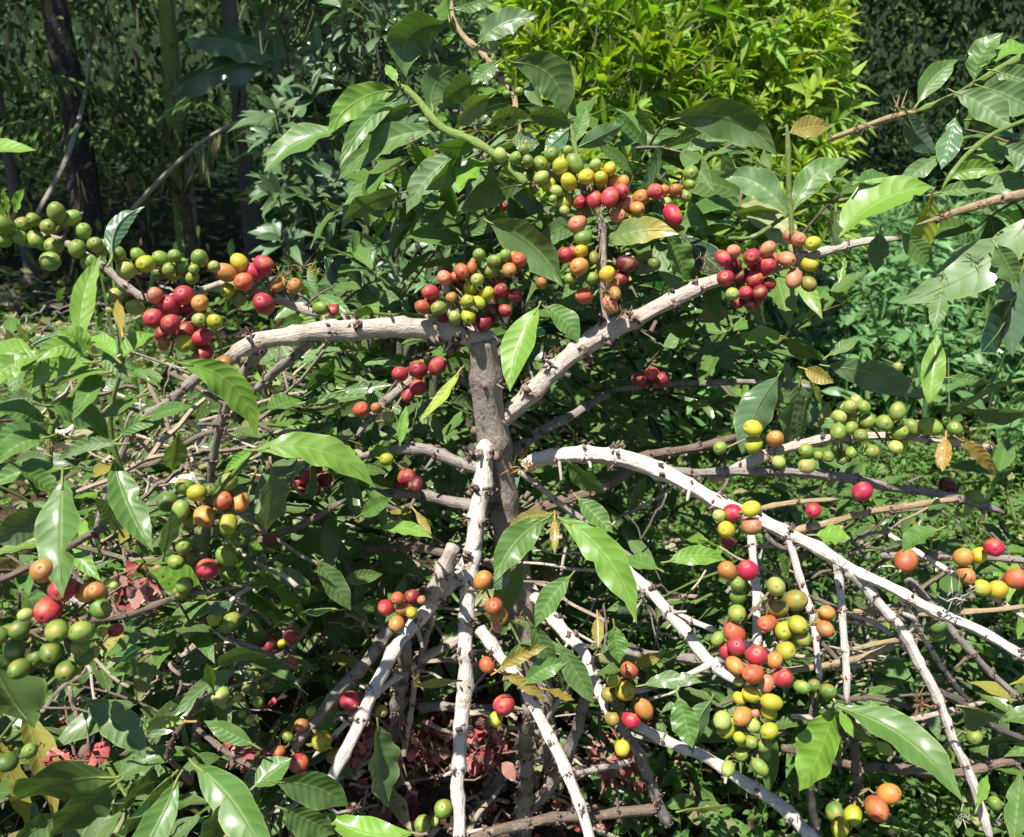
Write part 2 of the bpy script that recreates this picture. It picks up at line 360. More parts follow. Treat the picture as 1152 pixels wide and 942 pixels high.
# owner, depth at start, depth at end, bark, [(x, y, width in photo pixels), ...]
BR = [
 ('M', .88, 1.15, 'trunk', [(542,380,33),(546,425,35),(552,470,36),(560,520,35),(572,600,33),(588,680,32),(602,760,34),(614,860,38),(618,968,46)]),
 ('M', .875, .80, 'pale', [(546,392,30),(536,382,32),(500,374,28),(440,369,26),(380,371,24),(330,378,23),(285,389,22),(258,404,19)]),
 ('M', .80, .86, 'grey', [(264,400,17),(225,425,14),(185,455,12),(150,480,10),(120,560,9),(100,640,7)]),
 ('M', .80, .84, 'pale', [(296,393,12),(282,410,13),(268,432,12)]),
 ('M', .81, .90, 'grey', [(350,385,10),(330,402,12),(305,425,12),(285,440,8)]),
 ('M', .885, .80, 'pale', [(550,490,10),(566,471,24),(600,440,27),(640,404,24),(680,375,28),(720,357,22),(770,332,20),(800,319,18),(850,307,16),(900,292,14),(945,279,11),(1012,268,8)]),
 ('M', .85, .85, 'pale', [(684,372,10),(680,340,10),(677,300,11),(677,262,10),(676,240,7)]),
 ('M', .84, .86, 'pale', [(511,378,10),(508,350,11),(503,325,10),(500,305,7)]),
 ('M', .80, .86, 'white', [(557,485,13),(551,497,24),(540,552,24),(533,600,22),(528,660,23),(524,720,20),(520,790,20),(517,855,18),(516,910,17),(515,960,16)]),
 ('M', .88, .72, 'white', [(592,524,16),(605,516,18),(650,512,20),(700,517,22),(740,528,22),(775,545,20),(800,560,18),(840,580,18),(880,598,18),(920,618,16),(960,640,14),(1010,665,14),(1060,693,14),(1110,715,12),(1170,748,12)]),
 ('M', .755, .78, 'white', [(955,640,13),(985,675,14),(1010,705,14),(1030,737,14),(1048,768,13),(1060,797,12),(1075,838,12),(1095,885,12),(1115,945,12)]),
 ('M', .76, .78, 'white', [(886,598,10),(898,640,10),(908,675,10),(916,710,9),(923,768,8)]),
 ('M', .75, .77, 'white', [(942,632,10),(947,680,10),(950,720,10),(953,792,9)]),
 ('M', .74, .74, 'white', [(842,580,9),(846,620,10),(849,660,11),(852,700,11),(852,750,9),(848,800,7)]),
 ('M', .88, .80, 'pale', [(800,536,15),(835,524,15),(880,505,13),(940,494,12),(1000,491,10),(1060,494,9),(1120,505,7)]),
 ('M', .93, .90, 'grey', [(700,510,9),(770,532,11),(870,529,13),(940,536,12),(1000,548,11),(1060,556,10),(1130,577,10)]),
 ('M', .97, .92, 'brown', [(690,520,8),(768,507,9),(830,490,8)]),
 ('M', .76, .80, 'tan', [(882,600,9),(925,590,9),(965,580,8),(1030,568,8),(1080,561,6)]),
 ('M', .78, .80, 'tan', [(836,578,6),(885,566,7),(945,562,5)]),
 ('M', .80, .80, 'tan', [(960,688,7),(1030,691,7),(1100,688,7),(1160,682,6)]),
 ('M', .84, .82, 'grey', [(990,625,10),(1040,626,9),(1090,626,8),(1160,632,9)]),
 ('M', .80, .82, 'grey', [(1020,650,10),(1055,690,9),(1090,730,9),(1150,790,7)]),
 ('M', .88, .82, 'tan', [(960,730,6),(1010,722,7),(970,740,8),(900,752,7),(860,757,6)]),
 ('M', .76, .76, 'white', [(1010,722,8),(1030,700,7),(1012,688,6)]),
 ('M', .84, .80, 'white', [(528,628,18),(513,648,18),(490,676,19),(455,717,18),(425,765,17),(395,832,16),(368,890,15)]),
 ('M', .86, .88, 'pale', [(512,615,14),(494,655,24),(484,675,20)]),
 ('M', .88, .86, 'grey', [(436,711,14),(410,745,16),(384,775,15),(350,818,14),(328,848,13)]),
 ('M', .90, 1.12, 'grey', [(456,722,16),(450,780,18),(446,830,18),(445,900,20)]),
 ('M', .84, .80, 'white', [(540,708,13),(560,735,16),(588,772,16),(603,800,16),(616,824,16),(640,872,15),(656,920,15),(668,965,15)]),
 ('M', .94, .88, 'white', [(596,662,14),(625,700,17),(655,735,15),(672,775,13),(682,805,10)]),
 ('M', .95, .86, 'white', [(690,622,12),(730,665,14),(760,700,15),(785,730,16),(805,748,13),(830,768,9)]),
 ('M', .87, .87, 'white', [(808,743,9),(785,755,8),(764,765,5)]),
 ('M', .95, .98, 'grey', [(690,790,8),(706,830,13),(720,852,14),(735,888,14),(752,930,14)]),
 ('M', .92, .86, 'white', [(712,815,12),(745,832,13),(790,850,14),(830,875,15),(880,910,16),(925,955,16)]),
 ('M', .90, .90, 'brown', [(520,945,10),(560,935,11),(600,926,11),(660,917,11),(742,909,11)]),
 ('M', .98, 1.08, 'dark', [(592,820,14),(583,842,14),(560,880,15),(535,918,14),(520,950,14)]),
 ('M', .98, 1.08, 'grey', [(594,795,14),(592,850,17),(590,920,18),(588,965,18)]),
 ('M', 1.0, 1.05, 'grey', [(660,775,13),(640,850,15),(620,880,16),(600,905,14),(570,940,14)]),
 ('M', .92, .95, 'grey', [(548,530,14),(520,520,15),(480,508,15),(440,508,13),(400,515,8)]),
 ('M', .95, .97, 'grey', [(550,575,14),(500,562,13),(460,556,12),(415,556,12)]),
 ('M', .97, 1.0, 'brown', [(500,622,9),(450,616,10),(410,618,8)]),
 ('M', .97, 1.05, 'grey', [(575,510,15),(600,490,14),(640,470,12),(690,440,9)]),
 ('M', 1.0, 1.05, 'brown', [(580,580,12),(640,560,12),(690,545,10),(730,510,8)]),
 ('M', .90, .93, 'pale', [(530,712,12),(500,728,12),(472,743,13),(440,765,9)]),
 ('M', .98, 1.02, 'grey', [(690,735,12),(740,737,13),(800,742,12),(850,750,10)]),
 ('M', 1.0, 1.0, 'grey', [(470,796,11),(520,797,12),(570,800,11)]),
 ('M', .98, .93, 'grey', [(500,405,7),(475,420,10),(450,440,12),(425,462,9),(400,490,7)]),
 ('M', .94, .97, 'grey', [(690,440,6),(750,432,8),(830,430,8),(915,436,7)]),
 ('M', .95, 1.0, 'brown', [(880,840,7),(960,862,9),(1030,865,11),(1090,868,10),(1160,850,10)]),
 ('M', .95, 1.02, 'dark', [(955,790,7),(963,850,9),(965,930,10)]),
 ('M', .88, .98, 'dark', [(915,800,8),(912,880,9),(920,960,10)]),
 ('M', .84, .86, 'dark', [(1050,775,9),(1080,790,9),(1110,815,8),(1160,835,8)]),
 ('M', .86, .90, 'white', [(476,742,7),(440,768,8),(400,802,7),(352,852,6)]),
 ('M', .88, .98, 'pale', [(488,690,7),(472,745,8),(462,800,7),(455,850,6)]),
 ('M', .96, .92, 'pale', [(545,900,7),(600,832,8),(642,765,6)]),
 ('M', .93, .98, 'white', [(640,872,7),(690,862,7),(735,846,5)]),
 ('M', .92, .86, 'white', [(700,648,7),(760,690,8),(835,722,7),(880,742,5)]),
 ('M', .84, .80, 'white', [(1000,602,7),(1080,650,7),(1160,700,6)]),
 ('M', .80, .84, 'white', [(1030,740,6),(985,702,7),(945,688,5)]),
 ('M', .88, .90, 'pale', [(890,806,6),(1000,812,7),(1110,790,6)]),
 ('M', .90, .92, 'white', [(770,760,7),(715,778,7),(685,766,5)]),
 ('M', .84, .92, 'white', [(1012,668,7),(1040,720,7),(1075,770,6),(1100,800,4)]),
 ('M', .90, .96, 'pale', [(585,530,7),(640,575,8),(700,620,7),(745,640,5)]),
 # shoots of the top
 ('M', .86, .92, 'green', [(592,205,9),(560,178,9),(530,158,9),(500,145,9),(470,112,8),(448,95,7)]),
 ('M', .90, .96, 'tan', [(604,215,8),(590,170,8),(580,132,8),(578,108,7),(560,82,8),(545,63,9),(525,46,8),(510,22,6),(505,-10,5)]),
 ('M', .82, .80, 'green', [(891,268,6),(889,225,6),(887,180,6),(885,140,5)]),
 ('M', .87, .88, 'green', [(655,190,4),(647,165,5),(642,140,4)]),
 ('M', .885, .885, 'tan', [(560,170,6),(600,190,7),(650,208,8),(700,222,8),(745,222,7),(785,200,6)]),
 ('M', .93, .92, 'green', [(820,268,4),(850,266,5),(900,235,4),(960,222,4)]),
 ('M', .83, .78, 'green', [(1065,468,5),(1090,452,7),(1120,436,6),(1160,425,5)]),
 # left bush
 ('L', 1.12, .78, 'grey', [(222,900,15),(220,840,13),(222,740,12),(228,650,12),(234,560,11),(246,490,11),(258,440,9),(262,420,6)]),
 ('L', .72, .66, 'pale', [(360,356,8),(330,345,10),(290,328,10),(255,318,9),(215,330,9),(170,337,11),(140,322,10),(115,300,9),(70,272,8),(30,262,7),(-20,268,6)]),
 ('L', .70, .66, 'green', [(60,570,8),(56,520,7),(60,480,7),(85,440,7),(108,404,5)]),
 ('L', .74, .68, 'green', [(150,560,7),(130,510,6),(125,460,5),(138,405,5),(138,375,3)]),
 ('L', .66, .62, 'green', [(60,470,6),(48,440,5),(44,402,4)]),
 ('L', .80, .68, 'brown', [(214,880,7),(206,868,7),(190,845,6),(230,780,6)]),
 ('L', .72, .64, 'brown', [(-20,660,8),(30,640,8),(80,615,8),(125,590,7),(150,575,6)]),
 ('L', .80, .72, 'brown', [(225,660,7),(150,690,7),(90,700,8),(40,710,7),(-20,720,7)]),
 ('L', .86, .82, 'brown', [(228,640,7),(290,610,8),(340,590,7),(390,560,5)]),
 ('L', .88, .84, 'brown', [(222,735,7),(270,745,7),(320,735,6),(350,700,5)]),
 ('L', .72, .68, 'green', [(240,560,5),(265,530,5),(285,507,5)]),
 ('L', .82, .80, 'brown', [(222,820,6),(260,850,6),(290,868,5)]),
 # right bush
 ('R', 1.2, .80, 'grey', [(1330,800,20),(1320,600,18),(1300,400,16),(1290,300,14)]),
 ('R', .80, .84, 'green', [(1290,30,8),(1200,40,8),(1130,75,8),(1090,100,7),(1060,115,7),(1030,126,7)]),
 ('R', .84, .90, 'tan', [(1030,126,7),(1000,134,8),(965,146,7),(930,158,6)]),
 ('R', .76, .70, 'tan', [(1290,200,12),(1200,212,11),(1150,220,12),(1100,232,11),(1060,243,8),(1030,252,3)]),
 ('R', .76, .72, 'green', [(1190,120,5),(1120,150,5),(1092,170,5),(1075,190,5),(1060,212,4)]),
 ('R', .80, .78, 'green', [(1300,380,9),(1200,330,8),(1160,300,7),(1140,290,5)]),
]

def node_scars(buf, p, r, t, n=12):
    """Dark ragged remains of old fruit stalks round a node."""
    ax = nrm(np.cross(t, rng.normal(0, 1, 3))); ay = np.cross(t, ax)
    a = rng.uniform(0, 6.28, n)
    c = p + (np.cos(a)[:, None] * ax + np.sin(a)[:, None] * ay) * (r * rng.uniform(.85, 1.55, n))[:, None] + t * rng.normal(0, r * .26, n)[:, None]
    g = rng.uniform(.25, 1.2, (n, 1))
    add_bits(buf, c, np.maximum(r * .42, .0019), np.array([[.23, .155, .12]]) * g + rng.uniform(0, .05, (n, 1)), 1)

BRPTS, BROWN, BRPIX = [], [], []
for own, d0, d1, bk, pl in BR:
    pl = np.array(pl, float)
    seg = np.concatenate([[0], np.cumsum(np.hypot(np.diff(pl[:, 0]), np.diff(pl[:, 1])))]); seg /= seg[-1]
    if BRPIX and own == 'M':                                    # grow out of the limb it starts on
        pp = np.concatenate(BRPIX); k_ = np.argmin(np.hypot(pp[:, 0] - pl[0, 0], pp[:, 1] - pl[0, 1]))
        if np.hypot(pp[k_, 0] - pl[0, 0], pp[k_, 1] - pl[0, 1]) < 12: d0 = pp[k_, 2]
    dep = d0 + (d1 - d0) * seg
    P = np.array([at(x, y, d) for (x, y, _), d in zip(pl, dep)])
    R = pl[:, 2] * dep / FOC / 2 * (.84 if bk in ('pale', 'grey', 'white', 'tan') else 1)
    Q = spline(np.column_stack([P, R]), .006)
    pts, rad = Q[:, :3].copy(), np.maximum(Q[:, 3].copy(), .0012)
    big = rad.mean() > .0045
    # slow wander, knuckles at the nodes
    L = np.concatenate([[0], np.cumsum(np.linalg.norm(np.diff(pts, axis=0), axis=1))])
    is_trunk = bk == 'trunk'
    green = bk == 'green'
    if not is_trunk:
        wob = sum(np.sin(L[:, None] * f + rng.uniform(0, 6.28, 3)) * a for f, a in ((38, .0013), (95, .0006)))
        pts = pts + wob * min(1, rad.mean() / .006)
    step = (.034 if big else .028) if not green else .04
    nodes = np.arange(rng.uniform(.01, step), L[-1], step) if not is_trunk else np.arange(.04, L[-1], .07)
    nodes = nodes + rng.uniform(-.2, .2, len(nodes)) * step
    if pl[0, 2] >= 11 and not is_trunk: rad = rad * (1 + .35 * np.exp(-L / .012))     # collar at the fork
    rad = rad * np.clip((L[-1] - L) / .012 + .35, 0, 1)
    for s in nodes:
        rad = rad * (1 + (.24 if not is_trunk else .12) * np.exp(-((L - s) / (.0045 if not is_trunk else .012)) ** 2))
    b = Buf()
    add_tube(b, pts, rad, 16 if is_trunk else 12, BT[bk], 0, 0.13 if is_trunk else (.065 if not green else .02))
    if not green:
        for s in nodes:
            i = min(int(np.searchsorted(L, s)), len(pts) - 1)
            if rng.random() < (.9 if bk != 'tan' else .5) and not (bk == 'dark' and rng.random() < .5):
                t = nrm(pts[min(i + 1, len(pts) - 1)] - pts[max(i - 1, 0)])
                node_scars(b, pts[i], rad[i], t, rng.integers(10, 24) if not is_trunk else 9)
            # broken twig stubs
            if rng.random() < .35 and big:
                t = nrm(pts[min(i + 1, len(pts) - 1)] - pts[max(i - 1, 0)])
                o = nrm(np.cross(t, rng.normal(0, 1, 3))); ln = rng.uniform(.006, .02)
                tip = pts[i] + (o + t * rng.uniform(-.4, .6)) * (rad[i] + ln)
                add_tube(b, np.linspace(pts[i], tip, 5), np.linspace(.0024, .0013, 5), 6, np.array(BT[bk]) * .85, 0, .1)
    par = OWN[own]
    o = put('trunk' if is_trunk or (own != 'M' and pl[0, 2] >= 15) else 'branch', b.mesh('branch', [M_BARK, M_BIT], pts[0]), par, pts[0])
    rel = pts - CAM; dz_ = rel @ FWD
    if own == 'M': BRPIX.append(np.column_stack([576 + FOC * (rel @ RGT) / dz_, 471 - FOC * (rel @ UPV) / dz_, dz_]))
    BRPTS.append(np.column_stack([pts, rad])); BROWN += [own] * len(pts)
BRALL = np.concatenate(BRPTS); BROWN = np.array(BROWN)

# ------------------------------------------------------------------ cherries
CC = dict(g=(.17,.26,.045), h=(.10,.17,.03), l=(.30,.36,.09), v=(.36,.39,.03), y=(.47,.39,.03), o=(.48,.21,.05), s=(.50,.18,.11),
          r=(.40,.036,.055), q=(.43,.10,.045), m=(.42,.018,.055), d=(.23,.02,.03), D=(.09,.012,.02), b=(.36,.16,.05), k=(.22,.19,.04))
# owner, depth, [x y r colour ...]
CL = [
 ('L', .63, '6 254 11 g 28 255 9.5 g 38 247 8 g 54 255 9 g 66 240 10 g 79 244 9 g 23 268 7 g 7 270 9 g 39 269 9.5 g 59 276 10 g 57 294 11 g 94 260 9 g 91 282 10 g 107 276 9 g 98 294 10 g 115 278 8 g -12 262 10 g'),
 ('L', .66, '134 287 8 g 141 304 10.5 l 156 288 8 g 164 297 10.5 v 130 332 9 l 152 346 9.5 l 125 348 6 l 181 291 9 g 199 290 8 g 224 291 9.5 g 181 308 8 h 194 304 8 g 219 303 6 g 216 312 8 g 241 300 7 l 205 300 7 h'),
 ('L', .64, '180 335 9 s 207 333 11.5 r 189 343 12 r 172 358 11.5 r 206 348 10 d 192 364 11 r 209 373 10 d 225 341 10 o 224 360 8 l 241 362 9 v 226 380 10 r 210 386 10 v 228 397 10 d 182 375 8 d 252 410 10 b 184 387 8 b'),
 ('L', .69, '255 307 11 o 272 297 9.5 y 285 304 10 r 297 298 10.5 r 274 317 11 q 256 327 8.5 v 269 337 8.5 g 297 342 12.5 r 312 320 8 o 331 322 9 o 361 347 8 g 375 349 6 r'),
 ('M', .85, '539 287 7.5 g 534 296 7 g 568 288 7 g 556 294 7 g 561 291 6 h 584 293 9 q 573 304 8.5 b 520 307 9 q 500 313 9 s 553 304 9 g 537 315 8 l 529 324 8 v 548 331 8 y 563 328 9 d 579 332 8.5 d 527 340 8 v 538 340 7 v 527 355 9 v 544 364 10 d 556 351 10 D 567 350 8 d 484 329 9 r 476 346 8.5 q 484 343 8 r 493 347 9 g 499 358 6 d 512 358 8 l 609 319 7 b 559 318 7 d 508 335 7 b 516 322 7 D'),
 ('M', .86, '563 176 8 l 581 177 8 g 589 170 6 g 595 183 7 g 607 184 9 g 620 174 9 g 639 171 6 g 645 183 9.5 g 631 188 9 v 589 199 9.5 h 609 200 8 l 617 208 8.5 v 626 215 7 l 640 205 9.5 y 660 200 9.5 y 675 201 9 v 670 186 7 l 686 191 8 y 691 204 8 o 701 205 6.5 o 636 226 9.5 v 622 224 5 g 635 237 6 l 653 226 8 m 669 225 9.5 r 685 224 10 r 698 217 9 r 705 228 9 s 722 221 10 o 736 217 9.5 r 747 214 7 o 760 214 7 b 771 220 7 g 750 227 6 l 776 197 9 g 656 239 8 k 649 253 10.5 s 695 243 9 s 716 236 8 o 715 246 7.5 y 757 242 10.5 m 774 210 6 g'),
 ('M', .85, '656 268 9 g 653 283 8 y 636 288 9 r 651 301 11 o 642 313 7 g 666 313 7 g 683 309 10 y 704 299 10 D 700 312 7 d 657 333 10 q 686 343 9 s 736 297 8 h 668 290 6 k 692 330 7 b'),
 ('M', .815, '813 291 9 r 822 286 8 s 827 297 9 d 846 289 10 r 862 283 9 s 862 299 9.5 r 882 293 9.5 s 894 265 10 s 911 275 9 v 816 313 10 r 849 314 9.5 r 842 331 8.5 r 865 319 8 d 910 298 9 y 893 314 9.5 s 910 319 9 k 824 331 8 l 830 341 7 d 850 330 9 d 846 339 8 d 834 309 9 D'),
 ('L', .58, '51 642 14 b 69 662 15 r 52 687 15 r 31 691 8 l 98 666 11 o 109 665 11 b 65 710 13 g 91 711 13 g 19 709 11 h 16 730 12 h 38 741 10 h 57 734 12 h 78 753 12 h 92 740 11 h 25 751 11 h 113 684 12 h 128 659 5 l 0 715 11 h'),
 ('L', .62, '130 709 8 r 115 711 6 y 106 734 6 l 8 858 11 h 33 845 9 g'),
 ('L', .76, '222 554 10.5 v 257 542 11 g 207 548 10 g 251 563 11 q 270 565 10 o 230 581 12 o 257 589 10.5 v 206 574 10.5 g 189 565 12 h 237 553 10 h 212 589 9 h'),
 ('L', .79, '206 614 9.5 g 202 630 9.5 g 233 640 12.5 r 254 626 11 g 222 613 10 h 210 658 9.5 g 208 668 9 h 257 645 10 h 277 597 9 h 303 607 8 D 271 609 7 h'),
 ('L', .84, '242 696 8.5 v 216 709 12 h 258 701 11 g 242 724 10 g 326 716 7.5 r 303 725 8.5 d 317 724 5 y 327 744 6 r 248 783 10 l 273 803 5 g 281 810 5 l 267 785 5 l 290 790 6 g 277 775 5 g 300 770 6 h'),
 ('M', .93, '335 545 9 d 348 537 9 r 365 540 9 d 340 553 8 d 357 528 6 d 352 550 8 d'),
 ('M', .92, '450 421 9 r 470 416 11 d 492 412 9.5 r 470 436 9.5 r 459 444 8 d 406 461 9.5 q 423 459 6.5 b 437 469 7 l 435 517 8 v 458 539 11 d 467 543 9 D 451 541 8 d'),
 ('M', .735, '809 580 7.5 l 824 577 10.5 m 844 573 10 y 817 596 10 y 846 592 11 s 819 608 8 d'),
 ('M', .72, '818 642 11 o 841 642 12 m 829 657 9 g 830 671 9 g 829 690 10 g 873 660 11 l 895 676 13 k 876 689 11 k 860 700 9.5 q 895 702 10 v 881 708 11 v 904 718 9 g 883 728 11 v 826 712 12.5 q 808 719 7.5 g 930 689 8 o 927 706 9 b'),
 ('M', .71, '829 731 11 r 826 746 10 o 849 738 12.5 r 844 754 11.5 q 871 743 9.5 o 880 763 12 r 862 769 9.5 s 845 781 9.5 y 832 786 7 y 831 767 6 l 868 790 10 y 865 801 9 v 835 806 10 o 812 810 10 l 819 822 10 v 830 828 7 v 848 817 8 l 865 822 10 v 842 832 8 g 860 839 8.5 g 834 849 8 g 855 863 8.5 g 819 865 8 l 902 773 8 g 848 802 6 s 930 777 9 h'),
 ('M', .84, '847 482 10 y 848 501 10 v 872 494 10 o 876 520 7.5 l 810 504 8 g'),
 ('M', .80, '907 507 8 g 908 524 9.5 l 943 486 9 g 944 469 8 l 958 473 9 g 964 489 8 g 977 474 9 g 955 458 8 l 969 458 8 g 995 475 10 g 1006 464 9 g 1012 487 9.5 g 1027 481 9 g 1046 480 10.5 g 1074 483 9 g 1007 503 8 l 958 509 7 g 931 514 7 g 921 513 6 g 946 517 6 h 981 508 8 g'),
 ('M', .775, '970 553 11 m 915 574 8.5 m'),
 ('M', .90, '1066 547 10 D 1094 559 8 g 1083 572 7 g 1085 574 8 l'),
 ('M', .80, '1019 631 12.5 q 1083 627 10.5 o 1101 625 9.5 y 1118 616 11 m 1087 647 10.5 b 1104 661 9.5 v 1123 664 11 y 1143 651 12 q 1053 715 8 h 1055 703 8 h'),
 ('M', .86, '708 754 10.5 q 690 766 8 v 703 778 11 y 685 782 9 k 723 797 10 o 711 810 10.5 m 689 808 8.5 k 700 842 9 y'),
 ('M', .84, '434 684 9.5 r 447 673 7.5 q 463 672 9 d 454 685 8 b 463 689 7 y 446 702 9 b 474 675 5 s'),
 ('M', .80, '543 653 10.5 o 556 682 10.5 q 561 693 10.5 o 559 705 6 s'),
 ('M', .84, '548 748 9 q 567 793 12.5 r 558 809 8 v'),
 ('M', .85, '394 789 12 r 362 834 11.5 v 350 800 6 l 340 815 8 b 324 829 6 g 336 859 11 r 314 846 7 q 429 800 7 l 376 851 8 k'),
 ('M', .90, '499 910 11 g 476 927 9.5 g 489 924 5 l'),
 ('M', .90, '985 907 13.5 q 1001 896 12.5 o 959 917 10 v 945 931 10.5 v 940 914 11 h'),
 ('M', .80, '1096 829 9 g 1063 850 7 g 1050 844 6 g 1119 904 8 g 1049 855 6 l'),
 ('M', .94, '719 427 9 d 733 420 8 r 745 427 9 d 728 432 7 D'),
 ('M', .98, '1020 432 7 r 1033 444 6 q 1010 414 6 l'),
 ('M', .93, '549 228 7 r 566 233 5 d'),
 ('M', .90, '584 103 5 g 570 106 4.5 g 572 92 4 g'),
]

def cherry_mesh(seed, stretch):
    """An oval fruit, its long axis +Z, with the little ringed scar at its tip and a stub of stalk at its base."""
    r = np.random.default_rng(seed)
    nu, nv = 20, 13
    th = np.linspace(0, math.pi, nv)
    ph = np.linspace(0, 2 * math.pi, nu, endpoint=False)
    TH, PH = np.meshgrid(th, ph, indexing='ij')
    rr = 1 + .045 * np.cos(2 * PH + r.uniform(0, 6)) * np.sin(TH) + .02 * np.cos(3 * PH + r.uniform(0, 6)) * np.sin(TH) ** 2
    z = np.cos(TH) * stretch
    rho = np.sin(TH) ** .93 * rr
    tipd = np.exp(-(TH / .16) ** 2)
    z = z - .13 * tipd + .05 * np.exp(-((TH - .24) / .08) ** 2)
    v = np.stack([rho * np.cos(PH), rho * np.sin(PH), z], -1).reshape(-1, 3)
    i, j = np.meshgrid(np.arange(nv - 1), np.arange(nu), indexing='ij')
    f = np.stack([i * nu + j, (i + 1) * nu + j, (i + 1) * nu + (j + 1) % nu, i * nu + (j + 1) % nu], -1).reshape(-1, 4)
    b = Buf(); b.add(v, f, None, (1, 1, 1), 0)
    a = np.linspace(0, 6.28, 8, endpoint=False)
    add_bits(b, np.stack([np.cos(a) * .11, np.sin(a) * .11, np.full(8, stretch - .05)], -1), .05, (.12, .07, .03), 1)
    add_tube(b, [[0, 0, -stretch * .9], [0.03, 0, -stretch - .25]], [.17, .13], 6, (.28, .27, .10), 1)
    return b.mesh('cherry', [M_CHERRY, M_BIT])
CH = [cherry_mesh(3, 1.16), cherry_mesh(4, 1.24), cherry_mesh(5, 1.10), cherry_mesh(8, 1.34)]

def bunches(txt):
    w = txt.split()
    items = [(float(w[i]), float(w[i + 1]), float(w[i + 2]), w[i + 3]) for i in range(0, len(w), 4)]
    while items:
        grp = [items.pop(0)]; grew = True
        while grew:
            new = [q for q in items if any(math.hypot(q[0] - g[0], q[1] - g[1]) < 44 for g in grp)]
            items = [q for q in items if q not in new]; grp += new; grew = bool(new)
        yield grp

for own, dep, items in [(o, d, g) for o, d, t in CL for g in bunches(t)]:
    if len(items) >= 9:
        base_ = list(items)
        for _ in range(len(base_) // 3):
            g = base_[rng.integers(len(base_))]
            q = min((h for h in base_ if h is not g), key=lambda h: math.hypot(h[0] - g[0], h[1] - g[1]) + rng.uniform(0, 14))
            items.append(((g[0] + q[0]) / 2 + rng.normal(0, 3), (g[1] + q[1]) / 2 + rng.normal(0, 3), min(g[2], q[2]) * .95, g[3] if g[3] not in 'ym' else 'd'))
        nb = len(base_)
    else: nb = 99
    pts, rad = [], []
    mine = BRALL
    for ii, (x, y, r, c) in enumerate(items):
        dd = (.012 if ii >= nb else 0) + dep + rng.uniform(-.008, .008) + (.014 if c in 'dDhk' else 0) - (.004 if r > 10 else 0)
        p = at(x, y, dd)
        pts.append(p); rad.append(r * dd / FOC)
    pts = np.array(pts); rad = np.array(rad)
    # ease overlapping fruits apart along the line of sight only slightly, and out of the wood
    for it in range(40):
        D = pts[:, None] - pts[None]
        dist = np.linalg.norm(D, axis=-1) + np.eye(len(pts)) * 9
        lim = (rad[:, None] + rad[None]) * 1.0
        ov = np.maximum(0, lim - dist)
        dirn = D / dist[..., None]
        fw = np.sum(dirn * FWD, -1)
        sg = np.where(np.abs(fw) < .05, np.where(np.arange(len(pts))[:, None] > np.arange(len(pts))[None], 1, -1), np.sign(fw))
        pts = pts + FWD * (np.sum(ov * sg * .30, 1))[:, None] + (np.sum(ov[..., None] * dirn, 1)) * .07
    ctr = pts.mean(0)
    d2 = np.linalg.norm(pts[:, None] - mine[None, :, :3], axis=-1)
    near = d2.argmin(1)
    b = Buf()
    anchor = []
    for k in range(len(pts)):
        q = mine[near[k]]
        a = q[:3]; gap = np.linalg.norm(pts[k] - a)
        if gap < rad[k] * 1.02 + q[3]:                          # lift it out of the wood, towards the light
            pts[k] = pts[k] - FWD * max(0, rad[k] * .9 + q[3] - gap)
        if gap > rad[k] * 2.2 + q[3]:                           # held by the stalks of the bunch behind it
            a = pts[k] + FWD * rad[k] * 1.6 + nrm(a - pts[k]) * rad[k] * .5 + nrm(ctr - pts[k]) * min(rad[k] * .8, np.linalg.norm(ctr - pts[k]))
        anchor.append(a)
        e = nrm(pts[k] - a)
        p1 = pts[k] - e * rad[k] * .9
        bend = (a + p1) / 2 + rng.normal(0, .0015, 3)
        add_tube(b, spline([a, bend, p1], .004), .0011, 6, (.25, .26, .09) if rng.random() < .6 else (.27, .18, .10), 0)
        if rng.random() < .8: add_bits(b, a + rng.normal(0, .003, (3, 3)), .0016, (.20, .14, .08), 1)
    if len(pts) > 1:
        A_ = np.array(anchor); o_ = np.argsort((A_ - ctr) @ np.linalg.svd(A_ - ctr)[2][0])
        add_tube(b, spline(A_[o_], .004), .0010, 5, (.24, .20, .10), 0)
    cl = put('cherry_cluster', b.mesh('cluster stalks', [M_STALK, M_BIT], ctr), OWN[own], ctr)
    for (x, y, r, c), p, rd, a in zip(items, pts, rad, anchor):
        o = put('cherry', CH[rng.integers(0, 4)], cl, p)
        o.scale = (rd * .96,) * 3
        ax = nrm(nrm(p - a) + rng.normal(0, .55, 3) - FWD * .12)
        qn = Vector(ax).to_track_quat('Z', 'Y')
        o.rotation_mode = 'QUATERNION'; o.rotation_quaternion = qn
        g = np.array(CC[c]) * rng.uniform(.85, 1.15) * rng.uniform(.93, 1.07, 3)
        o.color = (*np.clip(g, 0, 1), 1)
        o['label'] = {'g': 'unripe green cherry', 'h': 'unripe dark green cherry', 'l': 'unripe pale green cherry', 'v': 'yellow green cherry', 'y': 'yellow half ripe cherry', 'o': 'orange ripening cherry', 's': 'salmon pink ripening cherry', 'r': 'ripe red cherry', 'q': 'orange red cherry', 'm': 'ripe crimson cherry', 'd': 'dark red cherry', 'D': 'overripe blackish cherry', 'b': 'brownish orange cherry', 'k': 'olive brown cherry'}[c]
# ------------------------------------------------------------------ the leaves one can tell apart
LT = dict(y=(.115,.245,.010), m=(.017,.087,.013), k=(.008,.042,.018), s=(.055,.105,.060), b=(.034,.056,.060), a=(.36,.125,.018), Y=(.34,.34,.035), u=(.10,.19,.10), o=(.12,.13,.035), g=(.13,.17,.04))  # b: bluish grey of reflected sky put into the base colour
